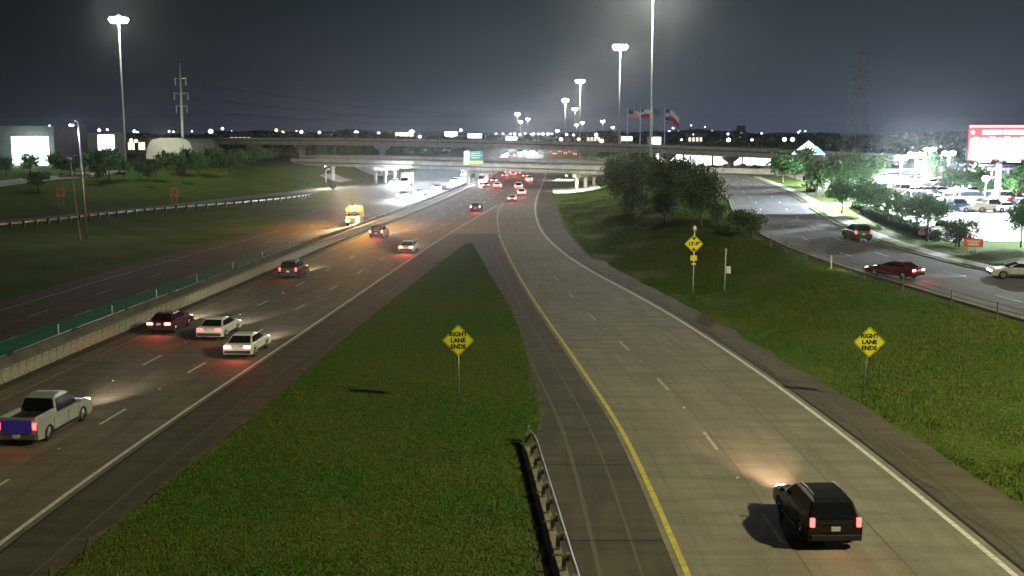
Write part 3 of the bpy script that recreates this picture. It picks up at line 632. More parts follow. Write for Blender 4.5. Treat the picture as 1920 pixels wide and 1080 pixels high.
def lane_sign(px, py, cpx, cpy, lab, lean, yaw):
    p = G(px, py); q = AT(cpx, cpy, p.y); zc = q.z - p.z; r = empty('warning_sign', p, yaw, lab, 'road sign', 'yellow diamond warning signs')
    mb = MB(); mb.tube([(0, 0, -.2), (lean * .5, 0, zc * .5), (lean, 0, zc + .3)], .04, 8); mb.build('post', M['steel'], r, True)
    pn = diamond(r, zc, 1.22); me = text_mesh('RIGHT\nLANE\nENDS', .33, .013); me.materials.clear(); me.materials.append(M['black']); t = link('lettering', me, pn); t.rotation_euler = (math.pi / 2, 0, 0); t.location = (0, -.082, zc)
    pn.location.x = lean; mb = MB(); [mb.box((lean, -.03, zc + d), (.5, .05, .06)) for d in (-.3, .3)]; mb.build('bracket', M['steel'], r)
lane_sign(860, 757, 860, 638, 'yellow RIGHT LANE ENDS diamond standing in the grass wedge between the roads', 0.0, .03)
lane_sign(1616, 748, 1626, 641, 'yellow RIGHT LANE ENDS diamond on the right bank with a greenish post', .26, -.08)
p = G(1299, 545); r = empty('warning_sign', p, 0, 'yellow low clearance diamond reading 13-9 on the bank below the trees', 'road sign', 'yellow diamond warning signs')
s_ = F / p.y; zc = (545 - 456) / s_; mb = MB(); mb.tube([(0, 0, -.2), (.05, 0, zc + 1.6)], .05, 8); mb.build('post', M['sign_w'], r, True)
pn = diamond(r, zc, 1.22); me = text_mesh("13'-9\"", .46, .02); me.materials.clear(); me.materials.append(M['black']); t = link('lettering', me, pn); t.rotation_euler = (math.pi / 2, 0, 0); t.location = (0, -.082, zc)
mb = MB(); mb.prism([(-.20, zc + .62), (.20, zc + .62), (0, zc + .32)], 'y', -.086, -.078); mb.prism([(-.20, zc - .62), (.20, zc - .62), (0, zc - .32)], 'y', -.086, -.078); mb.build('arrowheads', M['black'], pn)
mb = MB(); mb.box((0, -.07, zc - 1.3), (.6, .02, .5)); mb.build('lower_plate', M['sign_y'], r)
mb = MB(); mb.tube([(.05, -.02, zc + 1.3), (.05, -.02, zc + 1.65)], [.18, .10], 10); mb.build('beacon', M['sign_w'], r); mb = MB(); mb.box((0, -.08, zc - 1.85), (.4, .12, .16)); mb.build('small_box', M['sign_w'], r)
p = G(1358, 543); r = empty('equipment_post', p, 0, 'white hooked post with a small box right of the clearance sign', 'post')
mb = MB(); mb.tube([(0, 0, -.2), (.05, 0, 3.3), (.1, 0, 3.65), (-.05, 0, 3.75), (-.12, 0, 3.5)], .055, 8); mb.build('post', M['sign_w'], r, True); mb = MB(); mb.box((.32, 0, 1.8), (.4, .25, .62)); mb.build('box', M['sign_w'], r, bevel=.02)
for px, py, bx, lab in ((115, 390, 115, 'small orange square sign on two posts at the far left'), (327, 387, 327, 'small orange square sign on two posts nearer the guardrail end')):
    p = G(px, py); s_ = F / p.y; r = empty('orange_sign', p, .1, lab, 'road sign', 'orange signs beyond the left ramp'); zc = (py - 360.5) / s_; wd2 = 16 / s_
    mb = MB(); mb.box((0, -.06, zc), (wd2, .03, wd2)); pn = mb.build('panel', M['sign_o'], r); mb = MB(); [mb.box((x * wd2, -.08, zc + (.05 if x else -.02)), (wd2 * .08, .01, wd2 * (.45 if x else .6))) for x in (-.22, 0, .22)]; mb.build('marking', M['walld'], pn)
    for sx in (-1, 1): mb = MB(); mb.box((sx * wd2 * .28, 0, zc / 2), (.1, .1, zc + .5)); mb.build('post', M['wood'], r)
p = G(624, 357); mb = MB(); s_ = F / p.y; zc = 1.0; mb.prism([(x, z + zc) for x, z in rsq(.65, .06)], 'y', -.02, .02); mb.tube([(0, .04, 0), (0, .04, 1.2)], .05, 6); o = mb.build('sign_back', M['dark'], None); o.location = p; tag(o, 'dark back of a diamond sign before the bent white pipe', 'road sign')
# red lawn sign by the frontage road
p = G(1824, 478); s_ = F / p.y; r = empty('lawn_sign', p, -.25, 'red orange board on two thin legs under the dark round tree', 'sign'); zt = 31 / s_; zb = 15 / s_; wd2 = 34 / s_
mb = MB(); mb.box((0, 0, (zt + zb) / 2), (wd2, .06, zt - zb)); pn = mb.build('board', M['sign_r'], r); mb = MB(); [mb.box((0, -.035, zb + (zt - zb) * k), (wd2 * w, .01, .1)) for k, w in ((.7, .7), (.48, .5), (.28, .6))]; mb.build('marking', M['sign_w'], pn)
for sx in (-1, 1): mb = MB(); mb.tube([(sx * wd2 * .22, 0, 0), (sx * wd2 * .22, 0, zb)], .04, 6); mb.build('leg', M['sign_w'], r)

# ------------------------------------------------------------------ guardrails, wire fence
def wbeam(mb, pts, z):
    pr = [(0, -.15), (.05, -.11), (.05, -.06), (-.02, -.02), (-.02, .02), (.05, .06), (.05, .11), (0, .15), (-.015, .15), (.03, .10), (.03, .07), (-.045, .02), (-.045, -.02), (.03, -.07), (.03, -.10), (-.015, -.15)]
    v = []; fs = []; k = len(pr); n = len(pts)
    for i, (x, y, zz) in enumerate(pts):
        a = Vector(pts[min(i + 1, n - 1)]) - Vector(pts[max(i - 1, 0)]); nr = Vector((a.y, -a.x, 0)).normalized()
        v += [(x + nr.x * d, y + nr.y * d, zz + z + h) for d, h in pr]
        if i: o = k * (i - 1); fs += [(o + j, o + (j + 1) % k, o + k + (j + 1) % k, o + k + j) for j in range(k)]
    fs += [tuple(range(k)), tuple(k * (n - 1) + j for j in range(k))]; mb.add(v, fs)
r = empty('guardrail', (1, 45, 0), 0, 'steel guardrail on timber posts at the bottom edge beside the ramp shoulder', 'guardrail')
gx = lambda y: 1.75 - (y - 36.8) * .062 - max(0, y - 49) ** 2 * .03
mb = MB(); wbeam(mb, [(gx(y) - 1 + .16, y - 45, 0 if y < 50 else -.0) for y in np.arange(8, 51.6, .9)], .58); mb.build('rail', M['steel'], r)
for y in np.arange(9, 51, 1.9):
    mb = MB(); mb.box((gx(y) - 1 - .10, y - 45, .30), (.15, .14, .72)); po = mb.build('post', M['wood'], r); mb = MB(); mb.box((gx(y) - 1 + .03, y - 45, .58), (.12, .11, .26)); mb.build('blockout', M['wood'], po)
mb = MB(); mb.box((gx(51.4) - 1 + .12, 51.5 - 45, .55), (.12, .3, .5), taper=.8); mb.build('end_terminal', M['steel'], r)
mb = MB()
for i, y in enumerate(np.arange(10, 50, 3.4)): mb.box((gx(y + 1.5) - 1 - .22, y + 1.5 - 45, .055), (.5, 3.15, .09), .06)
mb.build('mow_strip', M['wood'], r)
r = empty('guardrail', (-60, 210, 0), 0, 'long far guardrail with dark posts along the left ramp', 'guardrail')
gp = [(-104, 130), (-92, 150), (-78, 175), (-66.8, 207), (-61.5, 217), (-54, 232), (-47.5, 250), (-46.5, 270)]
gpf = fn(*[(y, x) for x, y in gp]); mb = MB(); wbeam(mb, [(float(gpf(y)) + 60, y - 210, H(float(gpf(y)), y)) for y in np.arange(130, 269, 2)], .6); mb.build('rail', M['steel'], r)
for y in np.arange(131, 268, 2.4):
    x = float(gpf(y)); mb = MB(); mb.box((x + 60 + .2, y - 210, H(x, y) + .4), (.28, .28, .95)); mb.build('post', M['dark'], r)
r = empty('wire_fence', (30, 100, 0), 0, 'low wire fence along the left edge of the frontage road', 'fence')
fx = lambda y: float(X_fl(y)) - 1.3
for px, py in ((1424, 461), (1449, 473), (1478, 488), (1515, 504), (1568, 524), (1633, 546), (1702, 575), (1775, 600), (1848, 626)):
    q = G(px, py); y = q.y; x = fx(y); z = H(x, y); mb = MB(); mb.tube([(x - 30, y - 100, z - .2), (x - 30 + random.uniform(-.06, .06), y - 100, z + 1.15)], .06, 6); mb.build('post', M['wood'], r)
mb = MB()
for hgt in (.35, .7, 1.05): mb.tube([(fx(y) - 30, y - 100, H(fx(y), y) + hgt) for y in np.arange(72, 134, 3)], .018, 4, cap=False)
mb.build('wires', M['steel'], r)

# ------------------------------------------------------------------ trees
def crown_mesh(name, rx, ry, rz, n_clump, n_leaf, leaf, mat, seed, zc):
    g = np.random.default_rng(seed); V = []; 
    lob = g.normal(0, 1, (7, 3)); lob /= np.linalg.norm(lob, axis=1)[:, None]; lob[:, 2] *= .6
    cc = []
    while len(cc) < n_clump:
        d = g.normal(0, 1, 3); d /= np.linalg.norm(d); rad = g.random() ** .45
        bump = .78 + .30 * max(0, (lob @ d).max()) ** 3 + g.normal(0, .06)
        p = d * rad * bump * np.array([rx, ry, rz]);
        if p[2] < -rz * .75: continue
        cc.append(p)
    cc = np.array(cc); cs = g.uniform(.35, .95, n_clump) * (rx + rz) * .16
    c = np.repeat(cc, n_leaf, 0) + g.normal(0, 1, (n_clump * n_leaf, 3)) * np.repeat(cs, n_leaf)[:, None] * .6; N = len(c)
    a = g.normal(0, 1, (N, 3)); a /= np.linalg.norm(a, axis=1)[:, None]; b = np.cross(a, g.normal(0, 1, (N, 3))); b /= np.linalg.norm(b, axis=1)[:, None]
    s = g.uniform(.6, 1.3, N)[:, None] * leaf; c[:, 2] += zc
    v = np.stack([c - a * s, c - b * s * .6, c + a * s, c + b * s * .6], 1).reshape(-1, 3)
    me = bpy.data.meshes.new(name); me.vertices.add(4 * N); me.vertices.foreach_set('co', v.reshape(-1)); me.loops.add(4 * N); me.loops.foreach_set('vertex_index', np.arange(4 * N))
    me.polygons.add(N); me.polygons.foreach_set('loop_start', np.arange(0, 4 * N, 4)); me.update(calc_edges=True); me.materials.append(mat); return me
def trunk_mesh(h, r, zc, rx, rz, seed, stems=1):
    g = random.Random(seed); mb = MB()
    for s in range(stems):
        ox = 0 if stems == 1 else g.uniform(-.4, .4)
        mb.tube([(ox, 0, -.3), (ox * 1.2 + g.uniform(-.1, .1), g.uniform(-.1, .1), h * .5), (ox * 1.6, 0, zc + rz * .3)], [r, r * .75, r * .3], 8)
    for i in range(7):
        a = g.uniform(0, 6.28); z0 = g.uniform(h * .75, zc); mb.tube([(0, 0, z0), (math.cos(a) * rx * .3, math.sin(a) * rx * .3, z0 + rz * .35), (math.cos(a) * rx * .62, math.sin(a) * rx * .62, z0 + rz * .6)], [r * .45, r * .3, r * .12], 5)
    return mb.mesh('trunk', [M['bark']], True)
TP = {}
def proto(kind, var):
    if (kind, var) in TP: return TP[kind, var]
    sd = hash_(kind) + var * 17
    if kind == 'broad': d = (3.5, 3.3, 3.5, 170, 36, .17, M['leafd'], sd, 4.9); t = (2.2, .22, 4.9, 3.4, 3.3, sd)     # 8.2 m tall
    if kind == 'low': d = (3.0, 2.6, 2.3, 90, 34, .16, M['leafd'], sd, 2.6); t = (.9, .16, 2.6, 3, 2.3, sd, 3)
    if kind == 'street': d = (2.4, 2.3, 2.2, 120, 36, .15, M['leafg'], sd, 4.1); t = (2.3, .13, 4.1, 2.2, 2.0, sd)       # 6.1 m
    if kind == 'far': d = (2.6, 2.6, 2.3, 46, 22, .30, M['leafg'], sd, 3.6); t = (1.6, .18, 3.6, 2.6, 2.3, sd)           # 5.9 m
    if kind == 'fard': d = (2.8, 2.6, 2.5, 46, 22, .32, M['leafd'], sd, 3.5); t = (1.4, .18, 3.5, 2.8, 2.5, sd)
    TP[kind, var] = (crown_mesh('crown', *d), trunk_mesh(*t)); return TP[kind, var]
def hash_(s): return sum(ord(c) * (i + 3) for i, c in enumerate(s))
TH = dict(broad=8.2, low=4.9, street=6.1, far=5.9, fard=6.0); TWD = dict(broad=6.8, low=6.0, street=4.4, far=5.2, fard=5.6)
def tree(px, base, top, wpx, kind, lab, group, var=None, z=None):
    p = G(px, base, z); s_ = F / p.y; hz = (base - top) / s_ / TH[kind]; hx = wpx / s_ / TWD[kind]
    c, t = proto(kind, random.randrange(3) if var is None else var)
    r = empty('tree', p, random.uniform(0, 6.28), lab, 'tree', group); r.scale = (hx, hx, hz); link('trunk', t, r); link('crown', c, r)
g1 = 'dark trees on the bank between ramp and frontage road'
for a in ((1172, 396, 290, 92, 'broad', 'big dark tree at the left end of the bank clump'), (1212, 372, 286, 70, 'broad', 'dark tree at the back of the clump where the tall mast pole vanishes'),
          (1248, 418, 352, 56, 'broad', 'smaller dark tree in front of the clump middle'), (1262, 404, 292, 108, 'broad', 'tallest dark tree in the middle of the bank clump'),
          (1314, 424, 312, 88, 'broad', 'dark tree at the right end of the clump above the clearance sign'), (1292, 385, 302, 70, 'broad', 'dark tree filling the gap behind the right end of the clump'),
          (1190, 408, 345, 56, 'low', 'low shaggy tree at the foot of the clump, left side'), (1385, 430, 388, 48, 'low', 'low bushy tree left of the other by the wire fence'),
          (1410, 444, 388, 58, 'low', 'low spreading tree nearest the start of the wire fence'), (1345, 418, 372, 40, 'low', 'pale small bush between the clump and the low trees'),
          (1150, 352, 290, 40, 'broad', 'narrow dark tree at the bridge end left of the clump')): tree(*a, g1)
g2 = 'small trees along the frontage verge and lot'
for a in ((1467, 344, 284, 62, 'far', 'tree on the verge at the far junction corner'), (1490, 338, 290, 40, 'fard', 'dark tree just right of the junction corner tree'),
          (1530, 372, 300, 62, 'fard', 'dark round tree left of the bright overlit one'), (1593, 372, 305, 76, 'street', 'brightest overlit tree behind the verge row'),
          (1578, 401, 332, 58, 'street', 'first verge tree before the hedge, counted from the left'), (1619, 405, 334, 62, 'street', 'second verge tree along the hedge'),
          (1645, 416, 342, 66, 'street', 'third verge tree along the hedge with a white trunk foot'), (1690, 432, 358, 62, 'street', 'fourth verge tree along the hedge'),
          (1738, 454, 362, 84, 'street', 'largest verge tree at the near end of the hedge'), (1798, 462, 400, 78, 'low', 'dark round tree above the red board'),
          (1914, 463, 378, 60, 'street', 'tree with bluish shade at the right edge of the picture'), (1560, 352, 285, 70, 'fard', 'dark tall tree behind the left of the lot'),
          (1742, 352, 290, 46, 'street', 'lot tree right of the bright lamp pair'), (1800, 368, 306, 80, 'street', 'bright lot tree left of the billboard pole'),
          (1852, 372, 336, 44, 'street', 'small lot tree right under the billboard'), (1905, 384, 312, 58, 'street', 'lot tree right of the billboard pole'),
          (1832, 350, 306, 44, 'fard', 'dark tree against the purple shop'), (1510, 332, 270, 46, 'fard', 'dark tree in front of the teal canopy'),
          (1640, 338, 284, 66, 'fard', 'dark tree mass left of the bright lamp pair'), (1600, 335, 280, 56, 'fard', 'dark tree behind the overlit one')): tree(*a, g2)
g3 = 'trees on the left bank'
names = [('far', 58, 326, 286, 42), ('fard', 72, 357, 318, 46), ('far', 116, 326, 290, 32), ('fard', 132, 330, 294, 36), ('far', 160, 328, 282, 44), ('fard', 186, 344, 300, 34), ('far', 205, 332, 272, 50), ('fard', 224, 326, 292, 30),
         ('far', 178, 322, 280, 34), ('far', 232, 328, 296, 26), ('fard', 262, 327, 296, 28), ('fard', 278, 333, 304, 24), ('far', 292, 326, 292, 32), ('fard', 312, 322, 284, 38), ('far', 334, 320, 280, 40), ('fard', 352, 318, 276, 36),
         ('far', 372, 320, 278, 38), ('fard', 392, 322, 280, 34), ('far', 410, 316, 276, 38), ('fard', 430, 318, 278, 34), ('far', 448, 314, 276, 36), ('fard', 468, 318, 278, 36), ('far', 486, 310, 274, 34), ('far', 505, 306, 276, 30),
         ('fard', 100, 318, 284, 30), ('fard', 12, 330, 290, 34), ('fard', 340, 327, 296, 22), ('far', 384, 330, 302, 22), ('fard', 448, 328, 300, 24), ('fard', 525, 303, 276, 26), ('far', 545, 300, 276, 26)]
marks = ['in front of the lit loading bay', 'darkest and nearest, left of the orange sign', 'beside the lit bay wall', 'behind the leaning pole', 'right of the violet street light', 'standing lower than its neighbours', 'tallest, just left of the far mast pole', 'touching the far mast pole',
         'behind the street light lamp', 'right of the far mast pole', 'small and round, apart on the lawn', 'second small round one on the lawn', 'left of the dome foot', 'before the left foot of the dome', 'before the middle of the dome', 'at the power pole foot',
         'before the right foot of the dome', 'just right of the dome', 'under the first flyover pier', 'right of the first flyover pier', 'left of the second flyover pier', 'under the second flyover pier', 'right of the second flyover pier', 'under the flyover left of the last pair',
         'behind the loading bay tree', 'at the left picture edge', 'small, in the front row under the dome', 'small, in the front row right of the dome', 'small, in the front row under the second pier', 'left one of the last pair by the low bridge', 'last one before the low bridge']
for (k, x, b_, t_, w), mk in zip(names, marks): tree(x, b_, t_, w, k, ('dark ' if k == 'fard' else 'green ') + 'bank tree ' + mk, g3)
# hedge
hm = MB(); hx0, hx1 = (47.6, 164), (46.4, 122)
def hedge():
    g = np.random.default_rng(5); N = 26000; t = g.random(N); y = 122 + 42 * t; x = X_fk(y) + 6.9 + g.uniform(-.7, .7, N); z = Hh(x, y) + g.uniform(.0, 1.1, N) + .1 * np.sin(y * 2)
    c = np.stack([x, y, z], -1); a = g.normal(0, 1, (N, 3)); a /= np.linalg.norm(a, axis=1)[:, None]; b = np.cross(a, g.normal(0, 1, (N, 3))); b /= np.linalg.norm(b, axis=1)[:, None]; s = .11
    v = np.stack([c - a * s, c - b * s * .7, c + a * s, c + b * s * .7], 1); me = bpy.data.meshes.new('hedge'); me.vertices.add(4 * N); me.vertices.foreach_set('co', v.reshape(-1)); me.loops.add(4 * N); me.loops.foreach_set('vertex_index', np.arange(4 * N))
    me.polygons.add(N); me.polygons.foreach_set('loop_start', np.arange(0, 4 * N, 4)); me.update(calc_edges=True); me.materials.append(M['leafd']); tag(link('hedge', me), 'long clipped dark hedge between the verge and the parking lot', 'hedge')
hedge()
# far wood line
def woods(name, y, x0, x1, h0, h1, seed, lab):
    g = np.random.default_rng(seed); n = 30000; x = g.uniform(x0, x1, n); prof = (np.sin(x * .013 + seed) * .5 + np.sin(x * .041 + 2 * seed) * .3 + np.sin(x * .11) * .2) * .5 + .5
    z = (h0 + (h1 - h0) * prof) * g.random(n) ** .6; yy = y + g.uniform(-25, 25, n) - x * 0
    c = np.stack([x, yy, z + .5], -1); a = g.normal(0, 1, (n, 3)); a /= np.linalg.norm(a, axis=1)[:, None]; b = np.cross(a, g.normal(0, 1, (n, 3))); b /= np.linalg.norm(b, axis=1)[:, None]; s = g.uniform(1.2, 2.6, n)[:, None]
    v = np.stack([c - a * s, c - b * s, c + a * s, c + b * s], 1); me = bpy.data.meshes.new(name); me.vertices.add(4 * n); me.vertices.foreach_set('co', v.reshape(-1)); me.loops.add(4 * n); me.loops.foreach_set('vertex_index', np.arange(4 * n))
    me.polygons.add(n); me.polygons.foreach_set('loop_start', np.arange(0, 4 * n, 4)); me.update(calc_edges=True); me.materials.append(M['leafd']); tag(link(name, me), lab, 'woods', kind='stuff')
woods('far_woods', 760, -420, -30, 6, 13, 3, 'dark band of woods behind the flyover on the left')
woods('far_woods', 640, 90, 420, 6, 12, 4, 'dark band of woods behind the lit showroom on the right')
woods('skyline_woods', 1500, -900, 900, 10, 19, 5, 'dark skyline woods along the horizon')

# ------------------------------------------------------------------ vehicles
mcache = {}
def cmesh(key, make):
    if key not in mcache: mcache[key] = make()
    return mcache[key]
CAR = {  # length, width, floor z, profile body (x from rear 0 to front L, z), cabin (bottom rear, top rear, top front, bottom front), belt z, roof z
 'sedan': dict(L=4.75, W=1.84, wheel=.33, wx=(.95, 3.75), body=[(.02, .45), (.0, .72), (.06, .93), (.75, 1.0), (2.0, .98), (3.35, .95), (4.3, .80), (4.68, .66), (4.74, .45)], cab=(.45, 1.15, 2.45, 3.45), belt=.95, roof=1.43),
 'suv': dict(L=4.75, W=1.92, wheel=.37, wx=(.95, 3.78), body=[(.03, .5), (.0, .8), (.04, 1.08), (.5, 1.12), (2.0, 1.12), (3.4, 1.10), (4.35, .98), (4.68, .82), (4.75, .5)], cab=(.08, .38, 2.55, 3.45), belt=1.08, roof=1.72),
 'pickup': dict(L=5.8, W=2.0, wheel=.40, wx=(1.15, 4.75), body=[(.02, .6), (.0, .9), (.03, 1.12), (.1, 1.14), (2.0, 1.14), (4.2, 1.14), (5.4, 1.06), (5.75, .9), (5.8, .6)], cab=(2.0, 2.25, 3.75, 4.5), belt=1.12, roof=1.88),
 'van': dict(L=5.2, W=1.95, wheel=.36, wx=(1.0, 4.2), body=[(.02, .5), (.0, .9), (.02, 1.15), (.5, 1.18), (2.0, 1.18), (4.1, 1.12), (4.8, .98), (5.12, .8), (5.2, .5)], cab=(.04, .2, 3.5, 4.5), belt=1.13, roof=1.95)}
def car_body(kind, mat):
    c = CAR[kind]; w = c['W'] / 2; mb = MB(); prof = list(c['body']); fl = .24
    bot = [(c['L'] - .06, .3)]
    for wx in c['wx'][::-1]:
        r = c['wheel'] + .07; bot += [(wx + r, fl)] + [(wx + r * math.cos(a), c['wheel'] * .95 + r * math.sin(a)) for a in [math.pi * t / 8 for t in range(1, 8)]] + [(wx - r, fl)]
    bot.append((.06, .3)); poly = prof + bot; n = len(poly); lay = [(-w + .0, .0), (-w + .10, 1), (w - .10, 1), (w, 0)]
    # outer layers slightly smaller in z above the belt so that the shoulders round off
    def lp(y, k): return [(x if k else x, y, z if z < .7 else (z if k else z - .07)) for x, z in poly]
    vs = [];
    for y, k in lay: vs += [(x - c['L'] / 2, yy, z) for x, yy, z in lp(y, k)]
    fs = [tuple(range(n)), tuple(3 * n + i for i in range(n))]
    for j in range(3): fs += [(j * n + i, j * n + (i + 1) % n, (j + 1) * n + (i + 1) % n, (j + 1) * n + i) for i in range(n)]
    mb.add(vs, fs)
    if kind == 'pickup':
        me = mb.mesh('body', [mat, M['trim']]); bm = bmesh.new(); bm.from_mesh(me)
        bmesh.ops.translate(bm, verts=[], vec=(0, 0, 0)); bm.to_mesh(me); bm.free(); return me
    return mb.mesh('body', [mat], bevel=.02)
def cab_pts(kind):
    c = CAR[kind]; w = c['W'] / 2; a, b, d, e = [q - c['L'] / 2 for q in c['cab']]; wb = w - .09; wt = w - .30; bz, tz = c['belt'] - .03, c['roof']
    return a, b, d, e, wb, wt, bz, tz
def car_cabin(kind, mat):
    a, b, d, e, wb, wt, bz, tz = cab_pts(kind); mb = MB(); rows = []
    for (x, z, w) in ((a, bz, wb), (b, tz - .07, wt + .04), (b + .22, tz, wt - .04), ((b + d) / 2, tz + .03, wt - .03), (d - .25, tz, wt - .04), (d, tz - .09, wt + .04), (e, bz, wb)): rows.append([(x, -w, z), (x, w, z)])
    vs = [p for r in rows for p in r]; n = len(rows); fs = [(2 * i, 2 * i + 1, 2 * i + 3, 2 * i + 2) for i in range(n - 1)] + [(0, 1, 2 * n - 1, 2 * n - 2), tuple(2 * i for i in range(n)), tuple(2 * i + 1 for i in range(n))]
    mb.add(vs, fs); return mb.mesh('cabin', [mat], bevel=.03)
def pane(quad, inset, outv, t=.012):
    q = [Vector(p) for p in quad]; c = sum(q, Vector()) / 4; q = [p + (c - p) * inset for p in q]; o = Vector(outv); mb = MB(); mb.add([p + o * .004 for p in q] + [p + o * t for p in q], [(0, 1, 2, 3), (4, 5, 6, 7)] + [(i, (i + 1) % 4, 4 + (i + 1) % 4, 4 + i) for i in range(4)]); return mb.mesh('window', [M['glass']])
def wheel_meshes(r, w=.24):
    def ty():
        mb = MB(); k = 20
        prof = [(-w / 2, r * .66), (-w / 2, r * .93), (-w / 2 + .03, r), (w / 2 - .03, r), (w / 2, r * .93), (w / 2, r * .66)]
        v = [(q * math.cos(2 * math.pi * i / k), y, q * math.sin(2 * math.pi * i / k)) for i in range(k) for y, q in prof]; m = len(prof)
        mb.add(v, [(i * m + j, i * m + j + 1, ((i + 1) % k) * m + j + 1, ((i + 1) % k) * m + j) for i in range(k) for j in range(m - 1)]); return mb.mesh('tyre', [M['tyre']], True)
    def ri():
        mb = MB(); k = 20; mb.tube([(0, -w / 2 + .03, 0), (0, w / 2 - .03, 0)], r * .67, k)
        for i in range(5):
            t = 2 * math.pi * i / 5
            for sy in (-1, 1): mb.tube([(0, sy * (w / 2 - .015), 0), (r * .6 * math.cos(t), sy * (w / 2 - .02), r * .6 * math.sin(t))], .035, 4)
        return mb.mesh('rim', [M['rim']])
    return cmesh(('ty', r), ty), cmesh(('ri', r), ri)
def vehicle(kind, loc, heading, paint, lab, group=None, head='head', tail='tail', beam=0, beamcol=(1, .86, .66), tailglow=0, name=None, cat=None, extra=None, detail=True, tailpaint=None, lampk=1.0, kw_down=False):
    """heading: angle from +Y towards +X in radians (direction of travel)"""
    c = CAR[kind]; L, w = c['L'], c['W'] / 2; rz = math.pi / 2 - heading
    r = empty(name or {'sedan': 'car', 'suv': 'suv', 'pickup': 'pickup_truck', 'van': 'van'}[kind], loc, rz, lab, cat or {'sedan': 'car', 'suv': 'suv', 'pickup': 'pickup truck', 'van': 'van'}[kind], group)
    pm = M['p_' + paint]
    link('body', cmesh(('b', kind, paint), lambda: car_body(kind, pm)), r); cb = link('cabin', cmesh(('c', kind, paint), lambda: car_cabin(kind, pm)), r)
    a, b, d, e, wb, wt, bz, tz = cab_pts(kind)
    def sidep(sy):
        f = .10; lo = bz + .05; hi = tz - .13
        def xw(z, x0, x1): t = (z - bz) / (tz - bz); return x0 + (x1 - x0) * t
        mid = (b + d) / 2
        return lambda: pane([(xw(lo, a, b) + .12, sy * wb, lo), (xw(lo, e, d) - .14, sy * wb, lo), (xw(hi, e, d) - .12, sy * (wt + .05), hi), (xw(hi, a, b) + .12, sy * (wt + .05), hi)], .03, (0, sy * 2.2, .8), .012)
    def P(nm, key, mk, par=r): return link(nm, cmesh((nm, kind) + key, mk), par)
    P('windscreen', (), lambda: pane([(e, -wb, bz + .03), (e, wb, bz + .03), (d, wt + .04, tz - .09), (d, -wt - .04, tz - .09)], .08, (.6, 0, .8)), cb)
    P('rear_window', (), lambda: pane([(a, -wb, bz + .03), (a, wb, bz + .03), (b, wt + .04, tz - .07), (b, -wt - .04, tz - .07)], .10, (-.8, 0, .6)), cb)
    P('side_window', (1,), sidep(1), cb); P('side_window', (-1,), sidep(-1), cb)
    ty, ri = wheel_meshes(c['wheel'])
    for wx in c['wx']:
        for sy in (-1, 1):
            t = link('wheel', ty, r); t.location = (wx - L / 2, sy * (w - .13), c['wheel']); link('rim', ri, t)
    hz = c['body'][-2][1] + .03; tz_ = c['body'][2][1] - .14; hw = .34 * lampk; hh = .13 * lampk
    for sy in (-1, 1):
        def mk(sy=sy): mb = MB(); mb.box((L / 2 - .02, sy * (w - .28), hz - .03), (.12, hw, hh)); return mb.mesh('headlight', [M[head]], bevel=.02)
        link('headlight', cmesh(('hl', kind, head, sy, lampk), mk), r)
        def mk2(sy=sy):
            mb = MB()
            if kind in ('sedan',): mb.box((-L / 2 + .03, sy * (w - .27), tz_), (.12, .42, .15))
            else: mb.box((-L / 2 + .01, sy * (w - .14), tz_ + (-.02 if kind == 'pickup' else .06)), (.10, .16, .32))
            return mb.mesh('tail_light', [M[tail]], bevel=.02)
        link('tail_light', cmesh(('tl', kind, tail, sy), mk2), r)
        def mk3(sy=sy): mb = MB(); mb.box((e - .25, sy * (w + .08), bz + .12), (.12, .2, .14)); return mb.mesh('mirror', [pm], bevel=.02)
        link('mirror', cmesh(('mi', kind, paint, sy), mk3), r)
    def mk4(): mb = MB(); mb.box((-L / 2 - .01, 0, .46), (.14, c['W'] - .16, .2)); return mb.mesh('rear_bumper', [M['trim'] if kind != 'pickup' else M['rim']], bevel=.03)
    P('rear_bumper', (), mk4)
    def mk5(): mb = MB(); mb.box((L / 2 - .01, 0, .44), (.14, c['W'] - .16, .2)); return mb.mesh('front_bumper', [M['trim']], bevel=.03)
    P('front_bumper', (), mk5)
    def mk6(): mb = MB(); mb.box((-L / 2 - (.09 if kind == 'pickup' else .03), 0, .78 if kind != 'pickup' else .5), (.03, .32, .16)); return mb.mesh('number_plate', [M['sign_w']])
    P('number_plate', (), mk6)
    def mkc():
        mb = MB(); zz = bz - .02
        for sy in (-1, 1):
            for xx in (c['wx'][0] + .52, (c['wx'][0] + c['wx'][1]) / 2 + .18, c['wx'][1] - .52): mb.box((xx - L / 2, sy * (w + .001), (zz + .42) / 2 - .02), (.022, .012, zz - .48))
            mb.box((0, sy * (w + .012), .34), (c['wx'][1] - c['wx'][0] - .95, .03, .15))
        mb.box((-L / 2 + .0, 0, .98 if kind != 'sedan' else .86), (.03, c['W'] * .55, .035)); return mb.mesh('door_seams', [M['trim']])
    P('door_seams', (), mkc)
    if kind in ('suv', 'van'):
        def mka():
            mb = MB()
            for sy in (-1, 1): mb.tube([(b + .35, sy * (wt - .08), tz + .07), ((b + d) / 2, sy * (wt - .08), tz + .10), (d - .3, sy * (wt - .08), tz + .06)], .022, 6)
            return mb.mesh('roof_rail', [M['rim']])
        P('roof_rail', (), mka, cb)
    def mkb():
        mb = MB()
        for sy in (-1, 1): mb.box(((a + e) / 2 - .05, sy * (wb + .035), bz + .045), (e - a - .5, .02, .03)); mb.box(((a + e) / 2, sy * (w + .012), bz - .17), (.2, .03, .04)); mb.box(((a + e) / 2 - 1.0, sy * (w + .012), bz - .17), (.2, .03, .04))
        return mb.mesh('window_trim', [M['rim']])
    P('window_trim', (), mkb)
